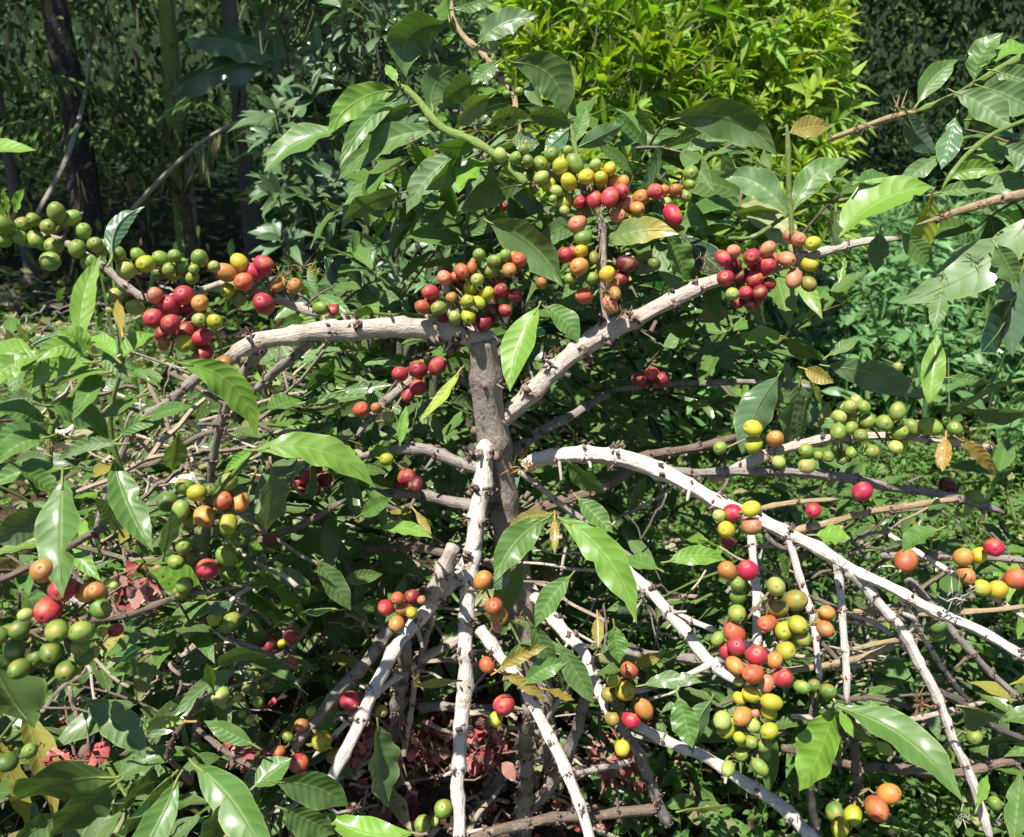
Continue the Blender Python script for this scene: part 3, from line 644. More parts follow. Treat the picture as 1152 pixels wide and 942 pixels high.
# owner, depth: base x y, tip x y, width, kind [, bend px, tip nearer(-)/farther(+) in m]
LF = {
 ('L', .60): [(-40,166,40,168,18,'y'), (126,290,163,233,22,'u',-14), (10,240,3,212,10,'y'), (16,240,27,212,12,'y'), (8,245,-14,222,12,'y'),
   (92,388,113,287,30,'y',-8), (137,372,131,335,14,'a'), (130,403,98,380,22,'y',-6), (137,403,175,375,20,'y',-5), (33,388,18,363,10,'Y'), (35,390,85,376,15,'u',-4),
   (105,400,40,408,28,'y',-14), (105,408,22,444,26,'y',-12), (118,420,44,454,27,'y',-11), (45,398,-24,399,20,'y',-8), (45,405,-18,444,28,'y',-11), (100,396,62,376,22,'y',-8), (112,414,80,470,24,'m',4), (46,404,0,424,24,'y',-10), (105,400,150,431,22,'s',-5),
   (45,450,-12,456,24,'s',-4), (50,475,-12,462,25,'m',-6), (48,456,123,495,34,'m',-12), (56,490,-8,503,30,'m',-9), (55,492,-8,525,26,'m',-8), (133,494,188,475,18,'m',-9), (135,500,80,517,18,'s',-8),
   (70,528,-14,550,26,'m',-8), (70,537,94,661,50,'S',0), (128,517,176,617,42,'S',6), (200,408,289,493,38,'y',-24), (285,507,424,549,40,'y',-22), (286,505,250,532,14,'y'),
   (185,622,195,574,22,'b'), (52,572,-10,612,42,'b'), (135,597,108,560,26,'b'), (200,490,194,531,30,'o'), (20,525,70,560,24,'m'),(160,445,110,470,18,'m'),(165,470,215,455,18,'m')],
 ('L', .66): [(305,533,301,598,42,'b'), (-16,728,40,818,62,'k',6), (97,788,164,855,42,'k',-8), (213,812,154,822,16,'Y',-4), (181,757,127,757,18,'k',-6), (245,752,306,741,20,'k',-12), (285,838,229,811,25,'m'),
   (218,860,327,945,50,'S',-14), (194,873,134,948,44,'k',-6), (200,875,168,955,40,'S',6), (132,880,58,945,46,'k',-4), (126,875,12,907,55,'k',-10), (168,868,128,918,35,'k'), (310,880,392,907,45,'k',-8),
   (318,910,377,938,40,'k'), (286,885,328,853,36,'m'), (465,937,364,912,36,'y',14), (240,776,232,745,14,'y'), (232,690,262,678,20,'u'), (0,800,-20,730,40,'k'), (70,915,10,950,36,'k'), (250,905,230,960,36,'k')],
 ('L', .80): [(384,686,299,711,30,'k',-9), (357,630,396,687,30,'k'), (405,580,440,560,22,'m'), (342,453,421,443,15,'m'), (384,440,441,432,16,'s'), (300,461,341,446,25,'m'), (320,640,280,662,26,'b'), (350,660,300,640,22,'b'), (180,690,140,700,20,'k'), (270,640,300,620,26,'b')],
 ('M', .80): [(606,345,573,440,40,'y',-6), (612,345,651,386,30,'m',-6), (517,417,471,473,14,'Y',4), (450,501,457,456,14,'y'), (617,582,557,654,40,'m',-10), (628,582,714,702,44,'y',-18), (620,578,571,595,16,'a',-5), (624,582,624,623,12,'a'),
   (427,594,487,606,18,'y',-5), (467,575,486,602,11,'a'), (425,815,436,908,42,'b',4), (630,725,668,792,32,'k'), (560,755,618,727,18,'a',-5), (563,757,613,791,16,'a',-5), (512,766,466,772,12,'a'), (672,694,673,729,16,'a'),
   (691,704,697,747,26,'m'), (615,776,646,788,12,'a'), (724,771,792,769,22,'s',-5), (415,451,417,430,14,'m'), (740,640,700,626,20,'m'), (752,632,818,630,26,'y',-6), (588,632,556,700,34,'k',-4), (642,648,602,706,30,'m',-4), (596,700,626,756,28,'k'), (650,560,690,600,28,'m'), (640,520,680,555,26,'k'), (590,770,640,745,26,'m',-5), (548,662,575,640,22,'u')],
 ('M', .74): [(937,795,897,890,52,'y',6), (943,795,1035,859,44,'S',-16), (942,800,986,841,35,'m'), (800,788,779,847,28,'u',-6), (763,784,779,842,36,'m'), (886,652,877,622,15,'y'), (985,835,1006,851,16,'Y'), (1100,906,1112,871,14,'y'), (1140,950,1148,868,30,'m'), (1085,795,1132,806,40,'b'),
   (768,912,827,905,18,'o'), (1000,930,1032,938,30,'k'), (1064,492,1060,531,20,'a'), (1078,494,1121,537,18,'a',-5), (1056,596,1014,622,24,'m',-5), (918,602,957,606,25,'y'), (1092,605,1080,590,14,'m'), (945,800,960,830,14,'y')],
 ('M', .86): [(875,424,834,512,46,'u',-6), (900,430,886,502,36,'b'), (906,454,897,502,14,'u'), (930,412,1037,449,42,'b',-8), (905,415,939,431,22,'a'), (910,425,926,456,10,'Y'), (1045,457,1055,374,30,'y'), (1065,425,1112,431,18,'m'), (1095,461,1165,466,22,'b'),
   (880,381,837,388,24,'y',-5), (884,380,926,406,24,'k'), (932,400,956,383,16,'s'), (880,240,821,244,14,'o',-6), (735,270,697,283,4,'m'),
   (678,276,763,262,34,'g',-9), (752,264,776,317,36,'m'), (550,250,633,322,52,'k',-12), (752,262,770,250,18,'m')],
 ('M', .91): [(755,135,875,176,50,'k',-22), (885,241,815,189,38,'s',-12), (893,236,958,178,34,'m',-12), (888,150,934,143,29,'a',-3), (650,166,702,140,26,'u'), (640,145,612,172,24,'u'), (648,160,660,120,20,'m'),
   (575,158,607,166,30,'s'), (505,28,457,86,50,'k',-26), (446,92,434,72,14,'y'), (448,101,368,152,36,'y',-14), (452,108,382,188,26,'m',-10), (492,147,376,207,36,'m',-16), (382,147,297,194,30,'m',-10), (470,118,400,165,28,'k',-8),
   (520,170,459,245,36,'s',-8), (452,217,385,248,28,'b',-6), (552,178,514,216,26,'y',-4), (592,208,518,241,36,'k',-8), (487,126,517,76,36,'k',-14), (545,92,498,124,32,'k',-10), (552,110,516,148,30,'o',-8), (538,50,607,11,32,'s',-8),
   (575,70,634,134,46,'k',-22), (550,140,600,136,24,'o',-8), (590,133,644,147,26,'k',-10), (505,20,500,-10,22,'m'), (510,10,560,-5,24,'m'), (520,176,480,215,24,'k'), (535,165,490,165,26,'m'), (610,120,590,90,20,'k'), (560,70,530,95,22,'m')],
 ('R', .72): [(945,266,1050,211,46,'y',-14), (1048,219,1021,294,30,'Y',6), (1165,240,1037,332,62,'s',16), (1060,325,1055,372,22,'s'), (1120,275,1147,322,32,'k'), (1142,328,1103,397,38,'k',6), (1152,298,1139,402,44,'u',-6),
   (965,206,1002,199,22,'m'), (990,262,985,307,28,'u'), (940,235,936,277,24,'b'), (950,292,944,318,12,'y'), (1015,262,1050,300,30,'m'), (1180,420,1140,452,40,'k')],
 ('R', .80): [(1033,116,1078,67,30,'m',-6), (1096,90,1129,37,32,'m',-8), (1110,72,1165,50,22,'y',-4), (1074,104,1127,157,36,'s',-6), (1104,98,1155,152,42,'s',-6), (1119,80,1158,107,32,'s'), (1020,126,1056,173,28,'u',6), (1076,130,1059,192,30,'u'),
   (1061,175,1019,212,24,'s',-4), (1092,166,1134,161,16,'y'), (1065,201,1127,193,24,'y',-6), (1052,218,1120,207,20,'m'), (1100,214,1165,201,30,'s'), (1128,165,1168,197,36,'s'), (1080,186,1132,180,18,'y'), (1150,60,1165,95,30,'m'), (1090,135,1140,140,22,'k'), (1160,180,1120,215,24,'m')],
}
VIEW_UP = np.array([0, 0, 1.0])

def hero_leaf(own, d, bx, by, tx, ty, w, kind, bend=0, dd=None):
    if dd is None: dd = rng.uniform(-.03, .03)
    B, T = at(bx, by, d + rng.uniform(-.012, .012)), at(tx, ty, d + dd)
    if kind in 'Ss':                                            # lies so that it throws the sun back
        H = nrm(SUN + nrm(CAM - B)); e = T - B
        al = -(e @ H) / (FWD @ H)
        T = T + FWD * np.clip(al * (1 if kind == 'S' else .6), -.09, .09)
    L = np.linalg.norm(T - B); t0 = nrm(T - B)
    sx, sy = tx - bx, ty - by; ln = math.hypot(sx, sy)
    if sx > 0 or (abs(sx) < 8 and sy > 0): px, py = sy / ln, -sx / ln            # screen side that lies up / right
    else: px, py = -sy / ln, sx / ln
    off = (RGT * px - UPV * py) * (-bend) * d / FOC
    # a negative bend arches the midrib upwards in the picture
    M = (B + T) / 2 + off
    u = np.linspace(0, 1, 19)[:, None]
    C = 2 * M - (B + T) / 2
    mid = (1 - u) ** 2 * B + 2 * u * (1 - u) * C + u ** 2 * T
    v = nrm(CAM - M)
    rnd = rng.normal(0, .28, 3)
    if kind in 'yg': N = SUN * .75 + v * .55 + rnd
    elif kind in 'm': N = SUN * .5 + v * .7 + rnd
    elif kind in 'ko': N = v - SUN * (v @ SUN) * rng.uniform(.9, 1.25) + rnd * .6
    elif kind in 'S':
        H = nrm(SUN + v); N = H + .30 * np.cross(H, t0) * rng.choice([-1, 1]) + rnd * .1
    elif kind in 's': N = SUN * .7 + v + rnd * .5
    elif kind in 'b': N = v - SUN * (v @ SUN) * 1.1 + np.array([.25, .1, .1]) + rnd * .4
    elif kind in 'u': N = -(v + np.array([0, 0, .3])) + rnd
    else: N = v + SUN * .4 + rnd
    T_ = nrm(np.gradient(mid, axis=0))
    n = nrm(N - T_ * (T_ @ N)[:, None])
    s = np.cross(n, T_)
    q = nrm(np.cross(v, t0))
    vis = max(.5, abs(float(np.mean(s @ q))))
    W = .86 * w * d / FOC / vis
    uu = u[:, 0]
    shape = BLADE_W if w < 10 and ln > 70 else LEAF_W
    nv = 10; vv = np.linspace(-1, 1, nv + 1)
    hw = np.interp(uu, LEAF_U, shape)
    ks = np.array([.25, .5, .25]); hp = np.pad(hw, 1, 'edge'); hw2 = np.convolve(hp, ks, 'valid'); hw2[0], hw2[-1] = hw[0], hw[-1]
    fold = rng.uniform(.10, .42) if kind != 'S' else .30; fr = rng.uniform(2.0, 3.6); ph = rng.uniform(0, 6.28); amp = rng.uniform(.035, .09)
    Uq, Vq = np.meshgrid(uu, vv, indexing='ij')
    half = W / 2 * hw2[:, None]
    zz = fold * np.abs(Vq) ** 1.2 * half + amp * W * np.abs(Vq) ** 1.5 * np.sin(fr * 6.28 * Uq + ph + np.where(Vq > 0, 1.4, 0)) * np.minimum(1, hw2[:, None] * 1.5)
    bite = np.ones_like(Uq)
    if rng.random() < .4:
        for _ in range(rng.integers(1, 3)):
            bite -= rng.uniform(.15, .5) * np.exp(-((Uq - rng.uniform(.2, .9)) / rng.uniform(.03, .06)) ** 2) * np.clip(Vq * rng.choice([-1, 1]) * 1.5 - .2, 0, 1)
    lobe = bite + .04 * np.sin(fr * 8 * Uq + ph * 2 + np.where(Vq > 0, 2, 0))
    curl = .10 * L * (Uq - .35) ** 2 * rng.uniform(-.2, 1.2)
    P = mid[:, None] + s[:, None] * (Vq * half * lobe)[..., None] + n[:, None] * (zz - curl)[..., None]
    i, j = np.meshgrid(np.arange(18), np.arange(nv), indexing='ij'); k = nv + 1
    f = np.stack([i * k + j, i * k + j + 1, (i + 1) * k + j + 1, (i + 1) * k + j], -1).reshape(-1, 4)
    b = Buf()
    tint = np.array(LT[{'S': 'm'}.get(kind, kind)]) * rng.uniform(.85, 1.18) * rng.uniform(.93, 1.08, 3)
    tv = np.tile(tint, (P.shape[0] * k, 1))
    if kind == 'g':                                             # half green, half turning: the ripening of the leaf itself
        m = np.clip((Uq.ravel() - .45) * 4, 0, 1)[:, None]; tv = tv * (1 - m) * .8 + np.array([.42, .22, .04]) * m
    if kind == 'a':
        m = rng.uniform(.3, 1.0); tv = tv * m + np.array([.24, .10, .025]) * (1 - m)
    b.add(P.reshape(-1, 3), f, np.stack([Uq, Vq * .5 + .5], -1).reshape(-1, 2), tv, 0)
    # leaf stalk back to the twig, and the midrib standing proud below
    back = B - t0 * .007 + np.array([0, 0, -.001])
    add_tube(b, spline([back, B, mid[2]], .004), np.array([.0009]), 6, (.20, .26, .06) if kind not in 'aY' else (.40, .28, .08), 1)
    add_tube(b, mid[1:-2] - n[1:-2] * .0006, np.linspace(.0007, .0002, 16), 5, tint * .45 + np.array([.15, .20, .05]), 1, cap=False)
    o = put('leaf', b.mesh('leaf', [M_LEAF, M_STALK], B), OWN[own], B)
    lab = {'a': 'withered orange brown leaf', 'Y': 'yellowing leaf', 'g': 'leaf green at its base and orange at its tip'}.get(kind)
    if lab: o['label'] = lab
    return o

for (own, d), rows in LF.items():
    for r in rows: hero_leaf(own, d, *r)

# ------------------------------------------------------------------ the leafy sprays behind and below
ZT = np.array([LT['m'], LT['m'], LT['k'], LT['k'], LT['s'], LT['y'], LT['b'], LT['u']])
def sprays(own, n, box, dlo, dhi, llo, lhi, mixw, rise=.2, name='foliage', zmin=.05):
    """Twigs with opposite pairs of leaves, scattered through a volume of the bush."""
    b = Buf(); x0, x1, y0, y1 = box
    B, T, N, L, W, C = [], [], [], [], [], []
    mixw = np.array(mixw, float); mixw /= mixw.sum()
    for _ in range(n):
        p = at(rng.uniform(x0, x1), rng.uniform(y0, y1), rng.uniform(dlo, dhi))
        if p[2] < zmin: continue
        dr = nrm(np.array([rng.normal(0, .8), rng.normal(-.25, .7), rng.normal(rise, .45)]))
        ln = rng.uniform(.06, .15); k = rng.integers(2, 5)
        tw = p + dr * np.linspace(0, ln, 8)[:, None] - np.array([0, 0, 1.0]) * (np.linspace(0, 1, 8) ** 2 * ln * .25)[:, None]
        add_tube(b, tw, np.linspace(.0024, .0010, 8), 5, np.array(BT['green']) * .8 if rng.random() < .5 else BT['brown'], 1, cap=False)
        sd = nrm(np.cross(dr, rng.normal(0, .4, 3) + np.array([0, 0, 1])))
        base = ZT[rng.choice(len(ZT), p=mixw)]
        for a in range(k):
            q = tw[min(7, 1 + int(6 * (a + 1) / k))]
            sz = rng.uniform(llo, lhi) * (.75 if a == k - 1 else 1)
            for sg in (-1, 1):
                if rng.random() < .12: continue
                t = nrm(sd * sg + dr * rng.uniform(.2, .9) + rng.normal(0, .25, 3))
                B.append(q); T.append(t); N.append(nrm(np.array([0, -.25, 1.0]) + rng.normal(0, .62, 3)))
                L.append(sz * rng.uniform(.8, 1.15)); W.append(L[-1] * rng.uniform(.28, .40))
                C.append(base * rng.uniform(.5, 1.2) * rng.uniform(.9, 1.1, 3))
    B, T, N, L, W, C = map(np.array, (B, T, N, L, W, C))
    sick = rng.random(len(C)) < .05
    C[sick] = np.array([(.34, .20, .04), (.30, .23, .14), (.22, .15, .09)])[rng.integers(0, 3, sick.sum())]
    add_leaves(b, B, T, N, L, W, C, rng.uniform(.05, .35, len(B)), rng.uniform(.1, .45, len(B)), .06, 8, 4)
    org = B.mean(0)
    return put(name, b.mesh('foliage', [M_LEAF, M_BARK], org), OWN[own], org)

#                            m  m  k  k  s  y  b  u
sprays('M', 150, (400, 880, 390, 720), 1.05, 1.6, .035, .08, (3, 3, 3, 2, 1, 1, 1, 1))
sprays('M', 60, (520, 900, 170, 420), 1.0, 1.5, .05, .085, (3, 3, 3, 2, 1, 1.5, 1, 1))
sprays('M', 48, (600, 900, 680, 900), 1.02, 1.3, .035, .07, (3, 3, 3, 2, 1, 2, 1, 1))
sprays('M', 85, (860, 1240, 540, 820), 1.02, 1.5, .05, .09, (3, 3, 3, 2, 1, 1, 1.5, 1))
sprays('M', 10, (800, 900, 340, 440), 1.1, 1.4, .05, .08, (3, 3, 2, 2, 1, 1, 1, 2))
sprays('L', 125, (-120, 420, 430, 690), .86, 1.4, .035, .09, (3, 3, 4, 4, 1, 1.5, 2, 1))
sprays('M', 60, (320, 640, 540, 860), 1.02, 1.35, .04, .08, (2, 2, 4, 4, 1, .6, 2, 1))
sprays('L', 75, (-120, 330, 680, 960), .84, 1.2, .05, .10, (1, 1, 5, 5, 1, .3, 3, 1))
sprays('L', 36, (330, 520, 330, 520), .98, 1.3, .05, .08, (3, 3, 2, 1, 2, 2, 1, 1))
sprays('R', 16, (1150, 1400, 20, 420), .85, 1.2, .07, .12, (3, 3, 2, 1, 3, 1, 1, 1))

# bare dead twiglets and old fruit stalks tangled under the left bush
def tangle(own, n, box, dlo, dhi):
    b = Buf(); x0, x1, y0, y1 = box; c = []
    for _ in range(n):
        p = at(rng.uniform(x0, x1), rng.uniform(y0, y1), rng.uniform(dlo, dhi)); c.append(p)
        d = nrm(rng.normal(0, 1, 3) * [1, .6, .6]); ln = rng.uniform(.03, .12); r = rng.uniform(.0010, .0028)
        tn = np.array([(.52, .43, .31), (.38, .30, .22), (.24, .19, .15), (.60, .55, .47)])[rng.integers(0, 4)] * rng.uniform(.7, 1.2)
        q = p + d * np.linspace(-.5, .5, 6)[:, None] * ln + rng.normal(0, .002, (6, 3))
        add_tube(b, spline(q, .01), r, 5, tn, 0, .12)
        m = rng.integers(3, 12)
        add_bits(b, p + rng.normal(0, .006, (m, 3)), rng.uniform(.0012, .0026, m), tn * rng.uniform(.4, 1.1, (m, 1)), 1)
    o = np.mean(c, 0); put('dead_twigs', b.mesh('dead twigs', [M_BARK, M_BIT], o), OWN[own], o)
sprays('M', 12, (470, 610, 60, 240), .96, 1.08, .06, .10, (3, 3, 4, 4, 2, 1, 1, 1), zmin=.5)
sprays('M', 12, (620, 900, 120, 280), .95, 1.1, .06, .10, (3, 3, 4, 4, 2, 1, 1, 1), zmin=.4)
tangle('L', 190, (60, 340, 400, 800), .80, 1.25)
tangle('M', 150, (390, 780, 560, 930), .95, 1.15)
tangle('M', 70, (850, 1050, 590, 850), .9, 1.1)

# papery pink skins of old fruit caught in the dead twigs
def skins(own, n, box, dlo, dhi):
    b = Buf(); x0, x1, y0, y1 = box
    P = np.array([at(rng.uniform(x0, x1), rng.normal((y0 + y1) / 2, (y1 - y0) / 4), rng.uniform(dlo, dhi)) for _ in range(n)])
    L = rng.uniform(.007, .020, n)
    ti = np.array([(.46, .13, .12), (.38, .08, .08), (.54, .27, .23), (.26, .15, .12)])[rng.integers(0, 4, n)] * rng.uniform(.6, 1.15, (n, 1))
    add_leaves(b, P, rng.normal(0, 1, (n, 3)), rng.normal(0, .6, (n, 3)) + SUN - FWD * .4, L, L * rng.uniform(.6, 1.1, n), ti, rng.uniform(-.8, .8, n), rng.uniform(-.9, .9, n), .16, 6, 4, LEAF_W, 0)
    for _ in range(n // 5):
        p = P[rng.integers(n)]; d = nrm(rng.normal(0, 1, 3)); add_tube(b, p + d * np.linspace(-.5, .5, 5)[:, None] * .05 + rng.normal(0, .002, (5, 3)), .0011, 5, (.32, .22, .15), 1)
    o = P.mean(0); put('dried_skins', b.mesh('dried skins', [M_SKIN, M_BARK], o), OWN[own], o)
skins('M', 110, (395, 505, 805, 868), .96, 1.03)
skins('M', 90, (525, 565, 805, 872), .95, 1.0)
skins('M', 40, (662, 722, 845, 882), .93, .98)
skins('L', 34, (120, 180, 640, 690), .78, .84)
skins('L', 24, (55, 110, 835, 870), .78, .84)
skins('L', 34, (255, 312, 845, 868), .84, .88)

# tufts of dried flower parts left at the nodes
def tuft(own, x, y, d, size, tint, n=20):
    size = size * .62
    b = Buf(); p = at(x, y, d)
    dr = nrm(rng.normal(0, 1, (n, 3)) - FWD * .5 + np.array([0, 0, .25]))
    add_leaves(b, p + rng.normal(0, size * .18, (n, 3)), dr, nrm(rng.normal(0, 1, (n, 3))), size * rng.uniform(.5, 1.1, n), size * .085, np.array(tint) * rng.uniform(.35, 1.1, (n, 1)), rng.uniform(-.4, .5, n), .3, .02, 4, 2, LANCE_W)
    add_bits(b, p + rng.normal(0, size * .2, (10, 3)), size * .08, np.array(tint) * .5)
    put('dried_flower', b.mesh('dried flower', [M_TUFT], p), OWN[own], p)
TAN, PALE, RUST = (.42, .31, .18), (.62, .60, .50), (.36, .20, .10)
for r in [('M',462,160,.90,.018,TAN),('M',552,172,.90,.012,TAN),('M',548,62,.94,.012,(.5,.45,.2)),('M',575,90,.92,.014,(.2,.28,.12)),('R',1010,126,.80,.024,TAN),('R',975,142,.82,.012,TAN),('R',1105,232,.70,.018,RUST),('R',1065,243,.70,.016,RUST),
          ('M',676,245,.845,.02,PALE),('M',683,330,.84,.02,TAN),('M',700,350,.83,.02,RUST),('M',590,523,.86,.028,(.5,.28,.06)),('M',575,528,.86,.02,(.45,.28,.1)),('M',1075,672,.73,.022,PALE),('M',1090,668,.74,.016,PALE),('M',1083,918,.78,.016,PALE),('M',1120,925,.82,.014,PALE),
          ('M',790,290,.815,.014,TAN),('M',800,305,.80,.014,TAN),('L',316,310,.68,.018,(.5,.34,.08)),('L',355,308,.72,.018,(.45,.36,.08)),('L',340,300,.74,.016,TAN),('M',520,640,.82,.016,TAN),('M',585,695,.80,.012,TAN),('M',525,790,.79,.014,(.5,.32,.1)),('M',470,765,.84,.02,(.42,.32,.1)),
          ('M',1100,498,.80,.014,PALE),('M',625,395,.85,.014,(.4,.3,.1)),('M',1035,790,.76,.024,RUST),('M',945,640,.75,.016,(.35,.24,.18)),('L',150,516,.66,.016,(.5,.3,.1)),('L',55,505,.66,.014,(.42,.3,.2)),('L',70,470,.66,.014,PALE),('L',115,420,.66,.014,TAN),('M',545,180,.9,.012,PALE),('M',595,160,.88,.014,PALE)]:
    tuft(*r)
# ------------------------------------------------------------------ the ground and what lies on it
def ground_h(x, y):
    h = .035 * np.sin(x * 1.7 + 1) * np.cos(y * 1.3) + .02 * np.sin(x * 5.1) * np.sin(y * 4.3 + 2)
    r = np.maximum(0, y - 9)
    h = h + .23 * np.exp(-((x + .04) ** 2 / .16 + (y - 1.04) ** 2 / .06)) + .10 * np.exp(-((x + .55) ** 2 / .10 + (y - 1.3) ** 2 / .12))
    return h * np.clip(1.2 - .02 * np.abs(y), .2, 1) + .035 * r ** 1.6

ys = np.concatenate([np.linspace(-40, -2, 10), np.linspace(-1.5, 6, 120), np.linspace(6.4, 60, 50)])
xs = np.concatenate([np.linspace(-60, -6, 16), np.linspace(-5, 5, 130), np.linspace(6, 60, 16)])
X, Y = np.meshgrid(xs, ys, indexing='xy')
Z = ground_h(X, Y)
i, j = np.meshgrid(np.arange(len(ys) - 1), np.arange(len(xs) - 1), indexing='ij'); k = len(xs)
b = Buf()
b.add(np.stack([X, Y, Z], -1).reshape(-1, 3), np.stack([i * k + j, i * k + j + 1, (i + 1) * k + j + 1, (i + 1) * k + j], -1).reshape(-1, 4))
g = NT('soil and moss')
P = g.n('TexCoord').outputs['Object']
n1 = g.noise(P, 2.2, 5); n2 = g.noise(P, 22, 5, .65); n3 = g.noise(P, 110, 4, .7)
c = g.ramp(n2, [(.30, (.030, .020, .013)), (.55, (.085, .060, .038)), (.75, (.15, .115, .075))])
sy = g.n('SeparateXYZ'); g.set(sy.inputs[0], P)
c = g.mix(g.smooth(n1, .45, .62), c, g.ramp(n3, [(.3, (.016, .035, .010)), (.7, (.06, .10, .025))]))
c = g.mix(g.smooth(sy.outputs[1], 7.5, 10), c, g.ramp(n2, [(.35, (.008, .014, .006)), (.7, (.025, .05, .012))]))      # undergrowth on the slope
M_SOIL = g.done(g.bsdf(c, .95, .15, g.bump(g.math('ADD', n2, g.math('MULTIPLY', n3, .6)), 1.0, .02)))
o = put('ground', b.mesh('ground', [M_SOIL])); tag(o, kind='structure')

def on_ground(px, py):
    """The spot of the ground seen at photo pixel px, py."""
    d = .95 / (math.sin(PITCH) + (py - 471) / FOC * math.cos(PITCH))
    for _ in range(12):
        p = at(px, py, d); d *= (CAM[2] - ground_h(p[0], p[1])) / (CAM[2] - p[2]) * .5 + .5
    p[2] = ground_h(p[0], p[1]); return p

def lay(n, x, y, zlo, zhi, llo, lhi, tints, name, label=None, kind='stuff', wl=.42, mat=None, shape=LEAF_W, up=1.0, droop=.1, spread=.45, pts=None, nu=5):
    b = Buf()
    if pts is None:
        px, py = rng.uniform(*x, n), rng.uniform(*y, n)
    else:
        c = pts[rng.integers(0, len(pts), n)]; px, py = c[:, 0] + rng.normal(0, c[:, 2]), c[:, 1] + rng.normal(0, c[:, 2])
    Bp = np.stack([px, py, ground_h(px, py) + rng.uniform(zlo, zhi, n)], 1)
    T = rng.normal(0, 1, (n, 3)); T[:, 2] *= .3
    N = np.array([0, 0, up]) + rng.normal(0, spread, (n, 3))
    L = rng.uniform(llo, lhi, n)
    ti = np.array(tints)[rng.integers(0, len(tints), n)] * rng.uniform(.6, 1.3, (n, 1))
    add_leaves(b, Bp, T, N, L, L * wl * rng.uniform(.8, 1.2, n), ti, rng.uniform(-.3, .4, n) * droop * 4, rng.uniform(.0, .9, n), .10, nu, 2, shape)
    o = put(name, b.mesh(name, [mat or M_DRY])); tag(o, label, kind=kind); return o

DEAD = [(.30, .21, .13), (.22, .16, .11), (.36, .31, .25), (.17, .115, .07), (.40, .30, .18), (.26, .22, .19)]
lay(2600, (-1.5, 1.6), (.55, 3.2), .002, .06, .03, .09, DEAD, 'leaf_litter')
lay(900, (-4.5, 0.2), (3, 6.5), .002, .05, .05, .14, DEAD, 'leaf_litter')
husk = np.array([[*on_ground(px, py)[:2], s] for px, py, s in [(470, 835, .05), (520, 850, .045), (545, 835, .03), (430, 840, .05), (150, 668, .06), (80, 850, .04), (695, 850, .035), (280, 862, .05), (500, 880, .06), (330, 700, .08), (620, 880, .05)]])
lay(600, None, None, .005, .05, .012, .030, [(.40, .07, .08), (.28, .045, .05), (.46, .20, .18), (.30, .22, .17), (.20, .14, .11), (.16, .06, .05)], 'cherry_husks', mat=M_SKIN, wl=.85, droop=.25, spread=.9, pts=husk)

# sticks on the ground
b = Buf()
for _ in range(190):
    if rng.random() < .45: p = np.array([rng.uniform(-3.0, -1.2), rng.uniform(2.9, 4.3), 0])
    else: p = np.array([rng.uniform(-1.1, 1.3), rng.uniform(.7, 2.3), 0])
    p[2] = ground_h(p[0], p[1]) + rng.uniform(.005, .07 if p[1] < 2.6 else .16)
    d = nrm(np.array([rng.normal(), rng.normal(), rng.normal(0, .2)])); ln = rng.uniform(.08, .4)
    q = p + d * np.linspace(-.5, .5, 7)[:, None] * ln + rng.normal(0, .006, (7, 3)); r = rng.uniform(.0016, .005)
    add_tube(b, q, np.linspace(r, r * .5, 7), 6, np.array(BT['grey']) * rng.uniform(.6, 1.6), 0, .1)
o = put('fallen_twigs', b.mesh('twigs', [M_BARK])); tag(o, kind='stuff')

# low weeds, small leaved
def weeds(n, x, y, hlo, hhi, llo, lhi, tints, name, mat, per=9, wl=.5, stalk=True, shape=LEAF_W, keep=None):
    b = Buf()
    px, py = rng.uniform(*x, n), rng.uniform(*y, n)
    if keep is not None:
        m = keep(px, py); px, py = px[m], py[m]; n = len(px)
    h = rng.uniform(hlo, hhi, n)
    root = np.stack([px, py, ground_h(px, py)], 1)
    lean = rng.normal(0, .35, (n, 3)); lean[:, 2] = 1; lean = nrm(lean)
    s = rng.uniform(.25, 1, (n, per))
    Bp = (root[:, None] + lean[:, None] * (s * h[:, None])[..., None]).reshape(-1, 3)
    a = rng.uniform(0, 6.28, n * per)
    T = np.stack([np.cos(a), np.sin(a), rng.uniform(.0, .9, n * per)], 1)
    N = np.array([0, 0, 1.0]) + rng.normal(0, .35, (n * per, 3))
    L = rng.uniform(llo, lhi, n * per) * (1.2 - .5 * s.ravel())
    ti = np.repeat(np.array(tints)[rng.integers(0, len(tints), n)], per, 0) * rng.uniform(.7, 1.3, (n * per, 1))
    add_leaves(b, Bp, T, N, L, L * wl, ti, rng.uniform(0, .5, n * per), .3, .05, 4, 2, shape)
    if stalk:
        up = root + lean * h[:, None]
        sd = nrm(np.cross(lean, rng.normal(0, 1, (n, 3))))
        add_leaves(b, root, up - root, sd, h, np.full(n, .003), (.12, .20, .05), 0.0, .2, 0, 3, 2, BLADE_W)
    o = put(name, b.mesh(name, [mat])); tag(o, kind='stuff'); return o
WG = [(.075, .19, .025), (.06, .15, .03), (.10, .22, .04), (.05, .13, .04)]
weeds(4200, (.1, 1.7), (.75, 2.3), .03, .17, .010, .028, WG, 'ground_cover', M_YOUNG, 9, .55)
weeds(2200, (-4.5, .1), (1.2, 4.6), .03, .16, .015, .035, WG, 'ground_cover', M_YOUNG, 8, .55)
weeds(900, (.5, 4.0), (2.3, 4.6), .25, .62, .06, .13, [(.05, .16, .06), (.07, .20, .08), (.09, .23, .09), (.04, .13, .05)], 'weeds', M_SHRUB, 9, .34)
weeds(1100, (-.3, 5.5), (2.1, 7.5), .15, .50, .05, .115, [(.05, .15, .06), (.06, .17, .08), (.08, .20, .08), (.04, .12, .045)], 'weeds', M_SHRUB, 9, .40)
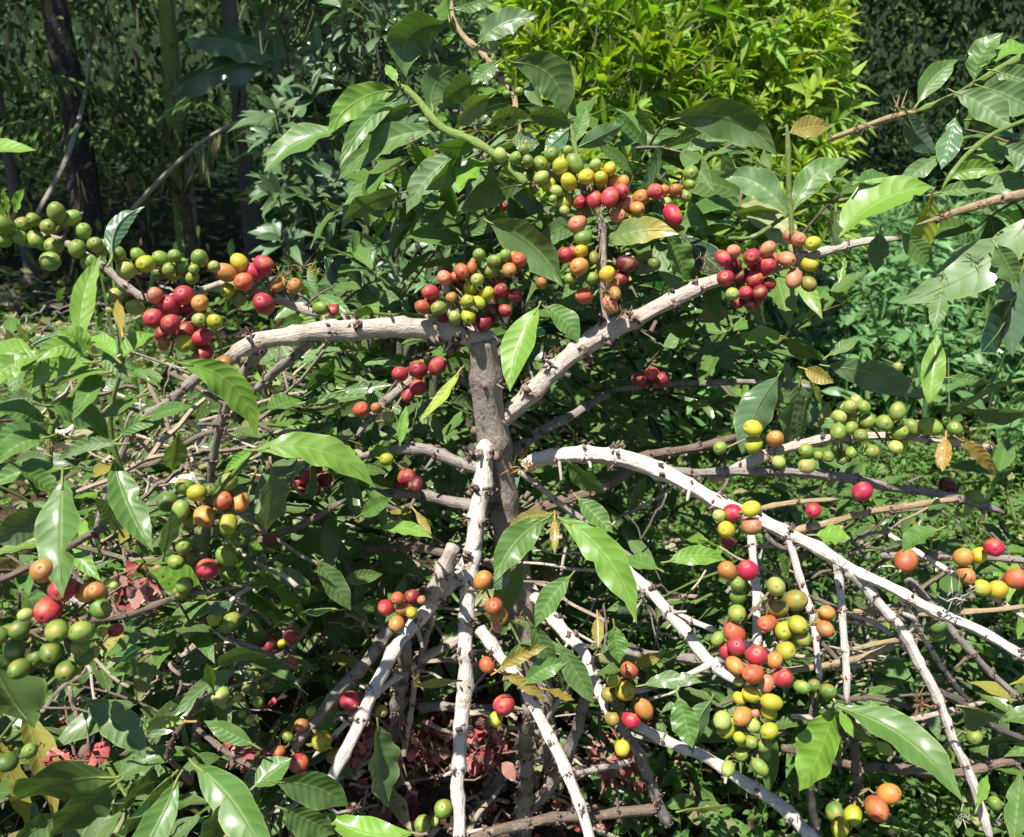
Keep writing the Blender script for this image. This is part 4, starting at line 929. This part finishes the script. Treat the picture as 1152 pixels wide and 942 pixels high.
# tall grass right of the bush
b = Buf(); n = 8500
px, py = rng.uniform(.25, 6.5, n), rng.uniform(2.3, 7.5, n)
T = rng.normal(0, .22, (n, 3)); T[:, 2] = 1
L = rng.uniform(.18, .52, n)
ti = np.array([(.09, .24, .10), (.11, .28, .12), (.07, .20, .09), (.17, .27, .08)])[rng.integers(0, 4, n)] * rng.uniform(.7, 1.3, (n, 1))
add_leaves(b, np.stack([px, py, ground_h(px, py)], 1), T, rng.normal(0, 1, (n, 3)), L, rng.uniform(.010, .024, n), ti, rng.uniform(.05, .55, n), .4, .02, 6, 2, BLADE_W)
o = put('grass', b.mesh('grass', [M_GRASS])); tag(o, kind='stuff')

# ------------------------------------------------------------------ shrubs with leaves in rosettes
def rosette_shrub(name, label, group, box, d, nros, leaf, tints, mat, base, wl=.28, per=(7, 11), rise=.45, tiptint=None, shells=None):
    t = thing(name, label, 'shrub', base, group)
    st, fo = Buf(), Buf()
    x0, x1, y0, y1 = box
    B, T, N, L, C = [], [], [], [], []
    base = np.array(base, float)
    limbs = []
    for q in range(9):
        tip = at(rng.uniform(x0, x1), rng.uniform(y0 - 60, (y0 + y1) / 2), rng.uniform(*d))
        mid_ = base * .5 + tip * .5 + rng.normal(0, .08, 3)
        Q = spline([base + rng.normal(0, .03, 3) * [1, 1, 0], mid_, tip], .06); limbs.append(Q)
        add_tube(st, Q, np.linspace(.013, .003, len(Q)), 7, (.10, .10, .06), 0, .06)
    al = np.concatenate(limbs)
    for q in range(nros):
        p = at(rng.uniform(x0, x1), rng.uniform(y0, y1), rng.uniform(*d))
        if shells is not None and not shells(p): continue
        if p[2] < .1: continue
        near = al[np.argmin(np.linalg.norm(al - p, axis=1))]
        out = nrm(p - near) if np.linalg.norm(p - near) > .02 else np.array([0, 0, 1.0])
        ax = nrm(out * .5 + np.array([0, -.15, .7]) + rng.normal(0, .25, 3))
        lk = p - ax * min(.12, np.linalg.norm(p - near))
        add_tube(st, spline([lk * .6 + near * .4 if np.linalg.norm(near - p) < .2 else lk - out * .04, lk, p], .03), .0022, 5, (.14, .17, .06), 0, cap=False)
        k = rng.integers(*per)
        ax1 = nrm(np.cross(ax, rng.normal(0, 1, 3))); ax2 = np.cross(ax, ax1)
        tn = np.array(tints[rng.integers(0, len(tints))]) * rng.uniform(.8, 1.2)
        sz = leaf * rng.uniform(.65, 1.25)
        for a in range(k):
            an = a * 2.4 + rng.normal(0, .2); inner = a / k
            el = rng.uniform(.1, .5) + (1 - inner) * .0 + inner * rise
            dd = nrm(ax1 * math.cos(an) + ax2 * math.sin(an) + ax * el * 2)
            B.append(p - ax * .03 * (1 - inner)); T.append(dd); N.append(ax + rng.normal(0, .2, 3)); L.append(sz * rng.uniform(.8, 1.15) * (1.1 - .45 * inner))
            cc = tn * rng.uniform(.8, 1.2)
            if tiptint is not None and inner > .65: cc = cc * .5 + np.array(tiptint) * .5
            C.append(cc)
    B, T, N, L, C = map(np.array, (B, T, N, L, C))
    add_leaves(fo, B, T, N, L, L * wl * rng.uniform(.85, 1.2, len(L)), C, rng.uniform(.05, .45, len(L)), rng.uniform(.1, .5, len(L)), .04, 6, 2, LANCE_W)
    put('stem', st.mesh('stems', [M_BARK], base), t, base)
    put('foliage', fo.mesh('foliage', [mat], base), t, base)
    return t

G2 = 'leafy shrubs behind the coffee bushes'
rosette_shrub('shrub', 'dark blue green shrub with glossy leaves in whorls, left of the yellow green one', G2, (290, 540, -60, 350), (1.9, 2.4), 260, .080, [(.026, .082, .056), (.036, .10, .07), (.020, .066, .038)], M_SHRUB, (-.35, 2.25, 0), .30)
rosette_shrub('shrub', 'bright yellow green shrub with reddish young tips behind the topmost cherries', G2, (570, 955, -80, 290), (2.15, 2.8), 1500, .076, [(.30, .44, .025), (.26, .42, .025), (.38, .48, .05), (.18, .34, .03)], M_YOUNG, (.55, 2.7, 0), .22, rise=.75, tiptint=(.32, .17, .04),
              shells=lambda p: ((p[0] - .46) / .53) ** 4 + ((p[2] - .85) / .85) ** 4 < rng.uniform(.5, 1.45))
rosette_shrub('shrub', 'low grey green shrub with narrow leaves at the foot of the dark whorled one', G2, (400, 520, 235, 350), (1.65, 1.95), 26, .055, [(.06, .13, .06), (.075, .15, .075)], M_SHRUB, (-.22, 1.75, 0), .26)
rosette_shrub('shrub', 'mid green shrub half hidden between the two tall leafy shrubs', G2, (480, 680, -40, 200), (2.7, 3.3), 130, .09, [(.10, .22, .03), (.13, .25, .03), (.07, .17, .03)], M_YOUNG, (0, 3.0, 0), .34)

# ------------------------------------------------------------------ forest edge trees, their crowns out of view and placed to shade it
def tree(label, x, y, r, h, clumps, nleaf, tint, leaf=.13, lean=0, bark='dark', name='tree'):
    base = np.array([x, y, float(ground_h(x, y))])
    t = thing(name, label, 'tree', base, 'trees of the forest edge')
    top = base + np.array([lean, 0, h])
    tb = Buf()
    Q = spline([base - [0, 0, .1], base + [lean * .2, .02, h * .3], base + [lean * .6, -.02, h * .65], top], .12)
    add_tube(tb, Q, np.interp(np.linspace(0, 1, len(Q)), [0, .06, 1], [r * 1.35, r, r * .55]), 14, BT[bark], 0, .09)
    cr = Buf(); Bs = []
    for cx, cy, cz, cr_ in clumps:
        c = np.array([cx, cy, cz])
        st = Q[int(len(Q) * .8)]
        add_tube(tb, spline([st, (st + c) / 2 + [0, 0, .2], c], .15), np.linspace(r * .4, r * .12, len(spline([st, (st + c) / 2 + [0, 0, .2], c], .15))), 7, BT[bark], 0, .06)
        k = int(nleaf * cr_ ** 2)
        dirs = nrm(rng.normal(0, 1, (k, 3))); rr = cr_ * rng.uniform(.25, 1, k) ** .5
        Bs.append(c + dirs * rr[:, None] * [1, 1, .6])
    B = np.concatenate(Bs); k = len(B)
    T = rng.normal(0, 1, (k, 3)); N = rng.normal(0, .6, (k, 3)) + [0, 0, 1]
    L = leaf * rng.uniform(.7, 1.4, k)
    add_leaves(cr, B, T, N, L, L * .5, np.array(tint) * rng.uniform(.7, 1.3, (k, 1)), .2, .3, .03, 3, 2)
    put('trunk', tb.mesh('trunk', [M_TRUNK], base), t, base)
    put('crown', cr.mesh('crown', [M_FAR], base), t, base)
tree('straight dark trunked tree at the left forest edge with a bare stick leaning on it', -1.95, 4.15, .062, 4.2, [(-2.2, 3.5, 3.3, 1.2), (-1.2, 3.9, 3.2, 1.1), (-2.9, 4.5, 3.5, 1.3), (-1.5, 4.8, 3.8, 1.3), (-1.6, 3.0, 3.0, .9)], 620, (.03, .075, .02), bark='black')
tree('dark tree trunk cut by the left edge of the picture', -2.95, 5.0, .06, 4.6, [(-3.6, 4.3, 3.6, 1.3), (-3.0, 5.6, 3.9, 1.4), (-4.4, 5.2, 3.6, 1.3), (-3.6, 3.3, 3.4, 1.1)], 900, (.03, .07, .02), lean=-.2)
tree('slim mossy olive trunk right of the straight dark one', -1.68, 4.55, .04, 4.0, [(-.9, 4.6, 3.3, 1.1), (-1.3, 5.6, 3.6, 1.3), (-.4, 5.6, 3.5, 1.2)], 900, (.035, .085, .02), lean=.25, bark='green')
tree('pale thin trunk behind the mossy one', -2.1, 5.9, .035, 4.4, [(-1.2, 3.7, 3.4, 1.2), (-.8, 5.0, 3.9, 1.3), (-2.4, 7.2, 4, 1.5), (-2.0, 6.2, 3.6, 1.5), (-.6, 6.8, 3.7, 1.5)], 800, (.035, .08, .02), lean=.1, bark='grey')
tree('broad tree whose unseen low crown shades the dark forest at the upper right', 1.5, 7.7, .12, 5.0, [(2.4, 6.9, 3.0, 1.3), (3.8, 6.8, 3.1, 1.4), (5.2, 7.0, 3.2, 1.4), (3.2, 8.2, 3.4, 1.5), (4.8, 8.4, 3.5, 1.6), (1.8, 8.2, 3.3, 1.4), (6.4, 7.2, 3.3, 1.5)], 800, (.025, .06, .018), .15)
tree('tree deep in the forest behind the yellow green shrub', 1.0, 9.0, .10, 5.2, [(.6, 8.2, 3.3, 1.5), (1.4, 9.4, 3.6, 1.6), (-.4, 8.8, 3.4, 1.5), (-.2, 7.4, 3.2, 1.3)], 360, (.025, .065, .018), .15)
tree('far tree at the right edge of the forest', 6.2, 9.2, .12, 5.2, [(6.0, 8.6, 3.4, 1.6), (7.4, 9, 3.5, 1.7), (6.4, 10.2, 3.8, 1.7)], 360, (.025, .06, .018), .15)
tree('far tree standing left in the forest behind the dark trunk', -4.6, 8.0, .10, 5.2, [(-4.4, 7.4, 3.4, 1.6), (-5.6, 8.0, 3.6, 1.6), (-3.2, 8.0, 3.6, 1.6), (-2.2, 7.6, 3.5, 1.4), (-4.6, 6.2, 3.4, 1.3)], 360, (.025, .06, .018), .15)

for x, y, r, h, lab in [(-1.42, 4.9, .045, 4.3, 'dark slender trunk between the mossy trunk and the dark hollow'), (-2.55, 4.7, .03, 4.2, 'very thin dark trunk left of the straight dark trunked tree'), (-.75, 5.2, .05, 4.2, 'dark bare trunk in the hollow left of the whorled shrub'), (-3.7, 6.3, .09, 4.8, 'thick dark trunk deep in the forest at far left'), (4.6, 8.0, .10, 5.0, 'dark trunk almost lost in the shade at the upper right'), (-1.25, 6.4, .07, 4.6, 'dark trunk deep in the forest behind the banana plant')]:
    tree(lab, x, y, r, h, [(x + .3, y - .4, 3.5, 1.3), (x - .8, y + .3, 3.7, 1.3)], 500, (.025, .06, .018), .14, lean=rng.uniform(-.3, .3))

# a young palm with arching fronds in the shade
base = at(215, 300, 4.4); base[2] = 0
t = thing('palm', 'young palm with thin arching fronds in the dark between the tree trunks', 'palm', base)
b = Buf(); add_tube(b, spline([base, base + [.01, 0, .25], base + [0, 0, .5]], .05), .03, 8, (.10, .08, .05), 0, .1); put('stem', b.mesh('stem', [M_TRUNK], base), t, base)
for k_ in range(9):
    a = k_ * .7 + .3; q = base + [0, 0, .48]
    R_ = q + np.array([math.cos(a), math.sin(a) * .8 - .2, 0]) * (np.linspace(0, .85, 22)[:, None]) + np.array([0, 0, 1.0]) * (np.linspace(0, 1, 22) * 1.15 - np.linspace(0, 1, 22) ** 2 * rng.uniform(.6, 1.0))[:, None]
    b = Buf(); add_tube(b, R_, np.linspace(.007, .002, 22), 5, (.09, .11, .04), 1)
    T_ = nrm(np.gradient(R_, axis=0))[4:]; P_ = R_[4:]
    sd = nrm(np.cross(T_, [0, 0, 1.0]))
    for sg in (-1, 1):
        add_leaves(b, P_, sd * sg + T_ * .7 + [0, 0, -.25], [0, 0, 1.0], np.interp(np.linspace(0, 1, 18), [0, .4, 1], [.16, .24, .10]), .018, np.array([(.035, .09, .02)]) * rng.uniform(.7, 1.4, (18, 1)), .3, .3, .02, 4, 2, BLADE_W)
    put('frond', b.mesh('frond', [M_FAR, M_STALK], q), t, q)

def mass(name, n, x, y, z, llo, lhi, tints, mat, wl=.45, spread=.7, clump=.25, nu=4, stems=False):
    """Loose leafage hung in clumps on thin stems."""
    m = max(1, n // 18)
    c = np.stack([rng.uniform(*x, m), rng.uniform(*y, m), rng.uniform(0, 1, m)], 1)
    c[:, 2] = z[0] + (z[1] - z[0]) * c[:, 2] + ground_h(c[:, 0], c[:, 1])
    q = np.repeat(np.arange(m), 18)
    B = c[q] + rng.normal(0, clump, (len(q), 3)) * [1, 1, .8]
    B[:, 2] = np.maximum(B[:, 2], ground_h(B[:, 0], B[:, 1]) + .02)
    k = len(B)
    tt = np.array(tints)[rng.integers(0, len(tints), m)][q] * rng.uniform(.6, 1.4, (k, 1))
    L = rng.uniform(llo, lhi, k)
    b = Buf()
    T = rng.normal(0, 1, (k, 3)); T[:, 2] -= .4
    add_leaves(b, B, T, rng.normal(0, spread, (k, 3)) + [0, -.2, 1], L, L * wl, tt, rng.uniform(0, .4, k), .3, .04, nu, 2)
    for a in range(0, m, 3 if stems else 10 ** 9):
        f = c[a].copy(); f[2] = ground_h(f[0], f[1]); f[:2] += rng.normal(0, .15, 2)
        add_tube(b, spline([f, (f + c[a]) / 2 + rng.normal(0, .05, 3), c[a]], .2), .004, 5, (.035, .028, .02), 1, cap=False)
    o = put(name, b.mesh(name, [mat, M_BARK])); tag(o, kind='stuff')
DK = [(.02, .055, .016), (.018, .045, .022), (.03, .07, .018), (.04, .08, .018)]
mass('forest', 24000, (-15, 12), (9.0, 13.5), (0, 4.2), .08, .20, DK, M_FAR)
mass('forest', 12000, (1.9, 8), (7.2, 9.2), (.1, 2.4), .035, .085, DK, M_FAR)
mass('undergrowth', 1500, (-2.2, .1), (7.0, 8.4), (.0, 2.0), .05, .10, DK, M_FAR)
mass('undergrowth', 6000, (-8.5, -1.9), (4.6, 7.5), (.0, 2.1), .04, .09, DK + [(.11, .17, .03), (.07, .14, .03)], M_FAR)
mass('undergrowth', 600, (-3.3, -1.5), (3.8, 4.8), (.2, 1.9), .04, .08, [(.08, .15, .03), (.12, .15, .04), (.05, .11, .03), (.20, .15, .07)], M_FAR, clump=.16)
mass('undergrowth', 900, (-4.6, -1.6), (4.6, 5.6), (.5, 2.0), .035, .075, [(.16, .24, .04), (.10, .18, .03), (.20, .22, .05)], M_YOUNG, clump=.12)
mass('undergrowth', 800, (-1.3, .5), (2.2, 3.3), (.02, .28), .03, .07, [(.06, .14, .03), (.05, .12, .04), (.09, .17, .04)], M_YOUNG, clump=.14, stems=True)

mass('forest', 1400, (2.2, 6.5), (6.9, 7.5), (.5, 2.0), .04, .10, [(.05, .09, .05), (.07, .10, .07), (.04, .08, .03)], M_FAR, clump=.3)
# dead hanging leaves and a leaning stick at the dark trunk
b = Buf(); k = 260
B = np.stack([rng.normal(-1.75, .22, k), rng.normal(4.0, .15, k), rng.uniform(.1, 1.5, k)], 1)
add_leaves(b, B, np.stack([rng.normal(0, .25, k), rng.normal(0, .25, k), np.full(k, -1.0)], 1), rng.normal(0, 1, (k, 3)), rng.uniform(.05, .17, k), rng.uniform(.006, .016, k), np.array([(.10, .07, .045), (.06, .045, .03), (.15, .12, .08)])[rng.integers(0, 3, k)], .1, .4, .1, 5, 2, BLADE_W)
o = put('hanging_vine', b.mesh('vine', [M_DRY], (-1.75, 4, 1)), None, (-1.75, 4, 1)); tag(o, 'curtain of dead brown strap leaves hanging between the dark and the mossy trunk', 'vine')

def stick(name, label, cat, pl, d0, d1, tint, extra=None):
    P = np.array([at(x, y, d0 + (d1 - d0) * i / (len(pl) - 1)) for i, (x, y, w) in enumerate(pl)])
    R = np.array([w * d0 / FOC / 2 for _, _, w in pl])
    Q = spline(np.column_stack([P, R]), .03)
    b = Buf(); add_tube(b, Q[:, :3], Q[:, 3], 8, tint, 0, .06)
    if extra: extra(b, Q)
    o = put(name, b.mesh(name, [M_BARK, M_DRY], P[0]), None, P[0]); tag(o, label, cat)
stick('bare_branch', 'thin curved grey stick leaning down leftwards from the straight dark trunk', 'branch', [(42, 240, 5), (70, 190, 6), (88, 140, 6), (98, 95, 5), (102, 60, 4)], 3.5, 3.75, BT['grey'])
def fringe(b, Q):
    k = 60; i = rng.integers(len(Q) // 2, len(Q), k)
    add_leaves(b, Q[i, :3], np.stack([rng.normal(0, .2, k), rng.normal(0, .2, k), np.full(k, -1.0)], 1), rng.normal(0, 1, (k, 3)), rng.uniform(.05, .17, k), .012, (.20, .18, .10), .1, .3, .03, 3, 2, BLADE_W, 1)
stick('dead_frond', 'withered frond with hanging leaflets arching over the dark hollow', 'frond', [(150, 235, 6), (185, 198, 6), (235, 155, 5), (297, 125, 3)], 3.6, 3.4, BT['grey'], fringe)

# grass blades standing up beside the left bush
gb = at(112, 300, 1.35); gb[2] = 0
b = Buf(); n = 7
add_leaves(b, np.tile(gb, (n, 1)) + rng.normal(0, .02, (n, 3)) * [1, 1, 0], np.stack([rng.normal(-.01, .05, n), rng.normal(.03, .03, n), np.ones(n)], 1), np.array([-.3, -1, .1]) + rng.normal(0, .2, (n, 3)), rng.uniform(.62, .95, n), .012, np.array([(.16, .28, .05)]) * rng.uniform(.7, 1.2, (n, 1)), .04, .5, .02, 14, 2, BLADE_W)
o = put('grass_tuft', b.mesh('grass tuft', [M_GRASS], gb), None, gb); tag(o, 'tall light green grass blades standing between the green cherries and the dark trunk', 'grass')

# banana plant in the shade
base = at(318, 200, 3.7); base[2] = 0
t = thing('banana_plant', 'small banana plant with broad torn blue green leaves in the forest shade', 'plant', base)
crown = at(312, 70, 3.7)
b = Buf(); Q = spline([base, base * .5 + crown * .5 + [.02, .02, 0], crown], .05); add_tube(b, Q, np.linspace(.055, .025, len(Q)), 10, (.10, .12, .06), 0, .04)
put('stem', b.mesh('stem', [M_BARK], base), t, base)
for dx, dy, dz, L, W, tn in [(-.95, -.2, .10, .44, .17, (.018, .060, .045)), (-.7, -.3, .5, .40, .14, (.02, .07, .04)), (.55, .3, .35, .5, .16, (.02, .06, .04)), (-.2, .5, .8, .5, .16, (.02, .07, .03))]:
    b = Buf(); q = crown
    add_leaves(b, q, np.array([dx, dy, dz]), np.array([-.1, -.8, .7]), L, W, tn, .30, -.30, .09, 26, 6, np.array([.05, .3, .75, .95, 1, .98, .9, .7, .4, .02]))
    put('leaf', b.mesh('leaf', [M_SHRUB], q), t, q)

# ------------------------------------------------------------------ light, sky, camera
w = bpy.data.worlds.new('World'); S.world = w; w.use_nodes = True
nt = w.node_tree; bg = nt.nodes['Background']
sky = nt.nodes.new('ShaderNodeTexSky'); sky.sky_type = 'NISHITA'; sky.sun_disc = False
sky.sun_elevation = SUN_EL; sky.sun_rotation = SUN_AZ
sky.altitude = 1600; sky.air_density = 1.0; sky.dust_density = 1.0
nt.links.new(sky.outputs[0], bg.inputs[0]); bg.inputs[1].default_value = .075
sd = bpy.data.lights.new('sun', 'SUN'); sd.energy = 5.0; sd.angle = math.radians(.53); sd.color = (1, .955, .88)
so = bpy.data.objects.new('sun', sd); COL.objects.link(so); so.location = (-2, -4, 8)
so.rotation_euler = Vector(-SUN).to_track_quat('-Z', 'Y').to_euler()
cd = bpy.data.cameras.new('camera'); cd.sensor_width = 36; cd.lens = 36 * FOC / 1152; cd.clip_start = .02; cd.clip_end = 300
cd.dof.use_dof = True; cd.dof.focus_distance = .84; cd.dof.aperture_fstop = 13
co = bpy.data.objects.new('camera', cd); COL.objects.link(co); co.location = CAM; co.rotation_euler = (math.radians(90) - PITCH, 0, 0)
S.camera = co
S.view_settings.view_transform = 'Standard'; S.view_settings.look = 'None'; S.view_settings.gamma = 1
S.view_settings.use_curve_mapping = False; S.view_settings.exposure = .82
S.cycles.max_bounces = 6; S.cycles.transmission_bounces = 3; S.cycles.diffuse_bounces = 3
